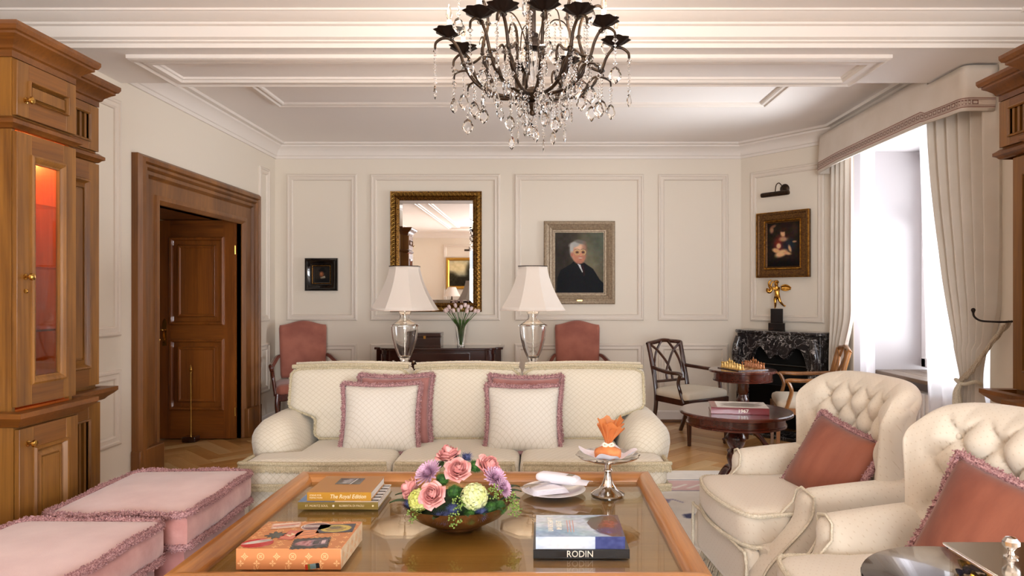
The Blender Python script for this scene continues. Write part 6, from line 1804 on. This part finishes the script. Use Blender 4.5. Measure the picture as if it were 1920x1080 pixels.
MB().grid(nap, 64, 12, True).build('cloth', NAPKIN, dn, smooth=180, fix=False)
sw = thing('wrapped_cake', 'small cake wrapped in orange paper tied with a ribbon on the cake stand', 'cake', (KX, KY, GZ + .158))
ORT = sheer_mat('orange_tissue', '#ec9a5e', .12); ORP = mottled('orange_paper', '#dd8347', '#ee9d63', .6, 20, bs=.2)
MB().lathe([(.05, 0), (.056, .004), (.057, .024), (.054, .034), (.038, .042), (.018, .050), (.012, .058)], 40, ripple=lambda a, r, z: 1 + .035 * math.cos(16 * a) * min(1, z / .03)).build('parcel', ORP, sw, smooth=60)
for k in range(7):
    a0 = k * 2 * math.pi / 7; hh = (.125, .10, .115, .09, .12, .105, .085)[k]
    def fla(u, v):
        a = a0 + (u - .5) * 1.7 * (.35 + .65 * v); r = .010 + .042 * v ** 1.3 * (1 + .25 * math.sin(u * 9 + k)); return (r * math.cos(a) + .012 * v, r * math.sin(a), .056 + hh * v * (1 - .18 * abs(u - .5) * 2) + .006 * math.sin(u * 14 + k))
    MB().grid(fla, 9, 8).build('paper_ruffle', ORT, sw, smooth=180, fix=False)
rb = MB().tube([(.0135*math.cos(a), .0135*math.sin(a), .056) for a in np.linspace(0, 6.283, 16, endpoint=False)], .004, 6, closed=True)
for s in (-1, 1): rb.tube(catmull([(0, -.013, .057), (s*.018, -.022, .066), (s*.022, -.024, .056), (s*.008, -.018, .052), (0, -.014, .056)], 4), .004, 6, flat=.4)
rb.build('ribbon', plain('cream_ribbon', '#eee0c8', .5), sw, smooth=60)

# red book on the pedestal table
RB = plain('red_cover', '#7c1620', .3, Coat_Weight=.4)
t, a, b = book('art_book', 'red hardback numbered 1967 lying on the round pedestal table', 1.30 - .185, 1.30 + .175, 4.60 - .17, 4.60 + .09, BH, .042, RB)
t.rotation_euler = (0, 0, rad(-10)); t.location = (1.30, 4.55, BH)
text_mesh('1967', .030, mat=LETW, parent=t, loc=(.02, -b - .0006, .021), rot=FR, sx=1.1, bold=.0005)
rc = Canvas(60, 50, (222, 214, 206)).rect(0, .12, 0, 1, (124, 22, 32)).ell(.55, .5, .3, .3, (70, 60, 62), .3).line([(.2, .3), (.9, .8)], .03, (40, 36, 40)).noise(40, 5)
o = rc.mesh(2*a, 2*b, 'cover_print', PRINT, t, flat=True); o.location = (0, 0, .0426)

# ------------------------------------------------------------------ black side table with the crystal sweet box
ST = (.985, 1.53)
sd = thing('side_table', 'round black-topped side table at the lower right corner', 'table', (ST[0], ST[1], RZ))
TOPB = mottled('dark_polished_top', '#3a3532', '#5d5450', .13, 4, bs=0, Coat_Weight=.6)
MB().lathe([(.245, .668), (.252, .672), (.252, .684), (.248, .688)], 64).build('top', BLACK, sd, smooth=40)
MB().lathe([(.2495, .6881), (.247, .689), (.001, .689)], 64).build('polished_surface', TOPB, sd, smooth=40)
MB().lathe([(.15, 0), (.155, .012), (.10, .022), (.03, .035), (.022, .06), (.022, .60), (.04, .64), (.10, .668)], 32).build('pedestal', BLACK, sd, smooth=40)
TT = RZ + .689
bxx = thing('sweet_box', 'cut crystal box with silver lid on the black side table', 'box', (.985, 1.40, TT))
MB().box(-.098, -.092, -.10, .10, 0, .098).box(.092, .098, -.10, .10, 0, .098).box(-.092, .092, .094, .10, 0, .098).box(-.092, .092, -.10, -.094, 0, .098).box(-.092, .092, -.094, .094, 0, .006).build('crystal_sides', GLASSC, bxx)
fl_ = MB()
for k in range(13):
    y = -.093 + .0155 * k
    fl_.box(-.1005, -.098, y - .0022, y + .0022, .004, .05); fl_.box(-.092 + .0155*k, -.088 + .0155*k, .10, .1025, .004, .05)
fl_.build('cut_flutes', GLASSC, bxx)
MB().box(-.108, .108, -.11, .11, .100, .106).build('lid', SILVER, bxx, bevel=.0015)
MB().box(-.102, -.098, -.104, .104, .094, .100).box(.098, .102, -.104, .104, .094, .100).box(-.102, .102, .10, .104, .094, .10).box(-.102, .102, -.104, -.10, .094, .10).build('lid_collar', SILVER, bxx)
be = MB()
for k in range(54):
    be.ball((-.1085, -.108 + k * .004, .103), .0017, 5, 3); be.ball((-.106 + k * .004, .1105, .103), .0017, 5, 3)
be.build('beaded_edge', SILVER, bxx)
MB().lathe([(.012, .106), (.014, .109), (.007, .113), (.005, .120), (.010, .124), (.0155, .132), (.0155, .140), (.010, .147), (.0005, .150)], 18, (-.02, .02, 0), ripple=lambda a, r, z: 1 + .05 * math.cos(9 * a + z * 900) * (z > .125)).build('finial', SILVER, bxx, smooth=30)
CB = plain('blue_foil', '#1b1f4e', .2, .7); CG = plain('gold_foil', '#b8943c', .22, .9)
cand = MB().ball((0, 0, 0), .011, 8, 6, .8).lathe([(.003, .008), (.009, .016), (.010, .021)], 8, axis='x').lathe([(.010, -.021), (.009, -.016), (.003, -.008)], 8, axis='x')
cms = []
for mt in (CB, CG):
    me = cand.mesh('sweet', 60); me.materials.append(mt); cms.append(me)
rc_ = random.Random(9); k = 0
for lay in range(4):
    for i in range(5):
        for j in range(5):
            if (i in (1, 2, 3)) and (j in (1, 2)) and lay < 3: continue
            o = link('wrapped_sweet', cms[k % 2]); k += 1
            o.location = (.985 - .070 + i * .035 + rc_.uniform(-.004, .004), 1.40 - .072 + j * .036 + rc_.uniform(-.004, .004), TT + .017 + lay * .0205)
            o.rotation_euler = (rc_.uniform(-.5, .5), rc_.uniform(-.4, .4), rc_.uniform(0, 3))
            w = 'dark blue' if (k - 1) % 2 == 0 else 'gold'
            tag(o, '%s foil wrapped sweet inside the crystal box' % w, 'sweet', '%s sweets in the crystal box' % w)

# ------------------------------------------------------------------ the end of the room behind the camera (seen in the mirror)
lcv = Canvas(90, 70, (120, 128, 118)).ell(.75, .75, .5, .3, (206, 190, 146), .6).ell(.15, .55, .3, .5, (26, 24, 14), .25).ell(.5, .15, .7, .25, (30, 26, 16), .25).ell(.95, .35, .2, .2, (40, 36, 22), .4).noise(24, 6).noise(14, 3)
GP = [(0, 0), (0, .03), (.02, .045), (.05, .04), (.07, .02), (.08, .015)]
picture('landscape_painting', 'dark wooded landscape painting in wide gold frame, seen in the mirror', 'painting', 1.90, 1.88, .95, .80, GP, plain('gold_leaf', '#b98a35', .35, .8), lcv, (0, YF + .021, 0), 180)
pl2 = thing('picture_light', 'brass picture light above the landscape painting, seen in the mirror', 'light', (-1.75, YF, 2.52), 180)
MB().lathe([(.05, 0), (.05, -.012), (.02, -.02)], 16, axis='y').build('rosette', BRONZE, pl2)
MB().tube(catmull([(0, -.015, 0), (0, -.1, .06), (0, -.18, .03), (0, -.19, -.05)], 5), .006, 8).build('arm', BRONZE, pl2)
MB().lathe([(.024, -.15), (.024, .15)], 12, (0, -.19, -.06), axis='x').build('tube_shade', BRONZE, pl2)
cc = thing('chest', 'dark wooden chest under the landscape painting, seen in the mirror', 'chest', (-1.9, YF + .27, 0))
MB().box(-.75, .75, -.22, .22, .06, 1.0).build('body', DARKM, cc, bevel=.005)
MB().box(-.78, .78, -.24, .24, 1.0, 1.03).build('top', DARKM, cc, bevel=.005)
for x in (-.68, .68):
    for y in (-.17, .17): MB().box(x - .03, x + .03, y - .03, y + .03, 0, .06).build('foot', DARKM, cc)
lp = thing('table_lamp', 'small cream-shaded lamp on the chest, seen in the mirror', 'lamp', (-2.2, YF + .30, 1.03))
MB().lathe([(.07, 0), (.06, .02), (.025, .04), (.045, .10), (.05, .15), (.02, .20), (.012, .28)], 18).build('base', BRONZE, lp, smooth=50)
sh = MB().lathe([(.21, .27), (.10, .50)], 28); sh.f = sh.f[:-2]; sh.build('shade', SHADE, lp, smooth=60)
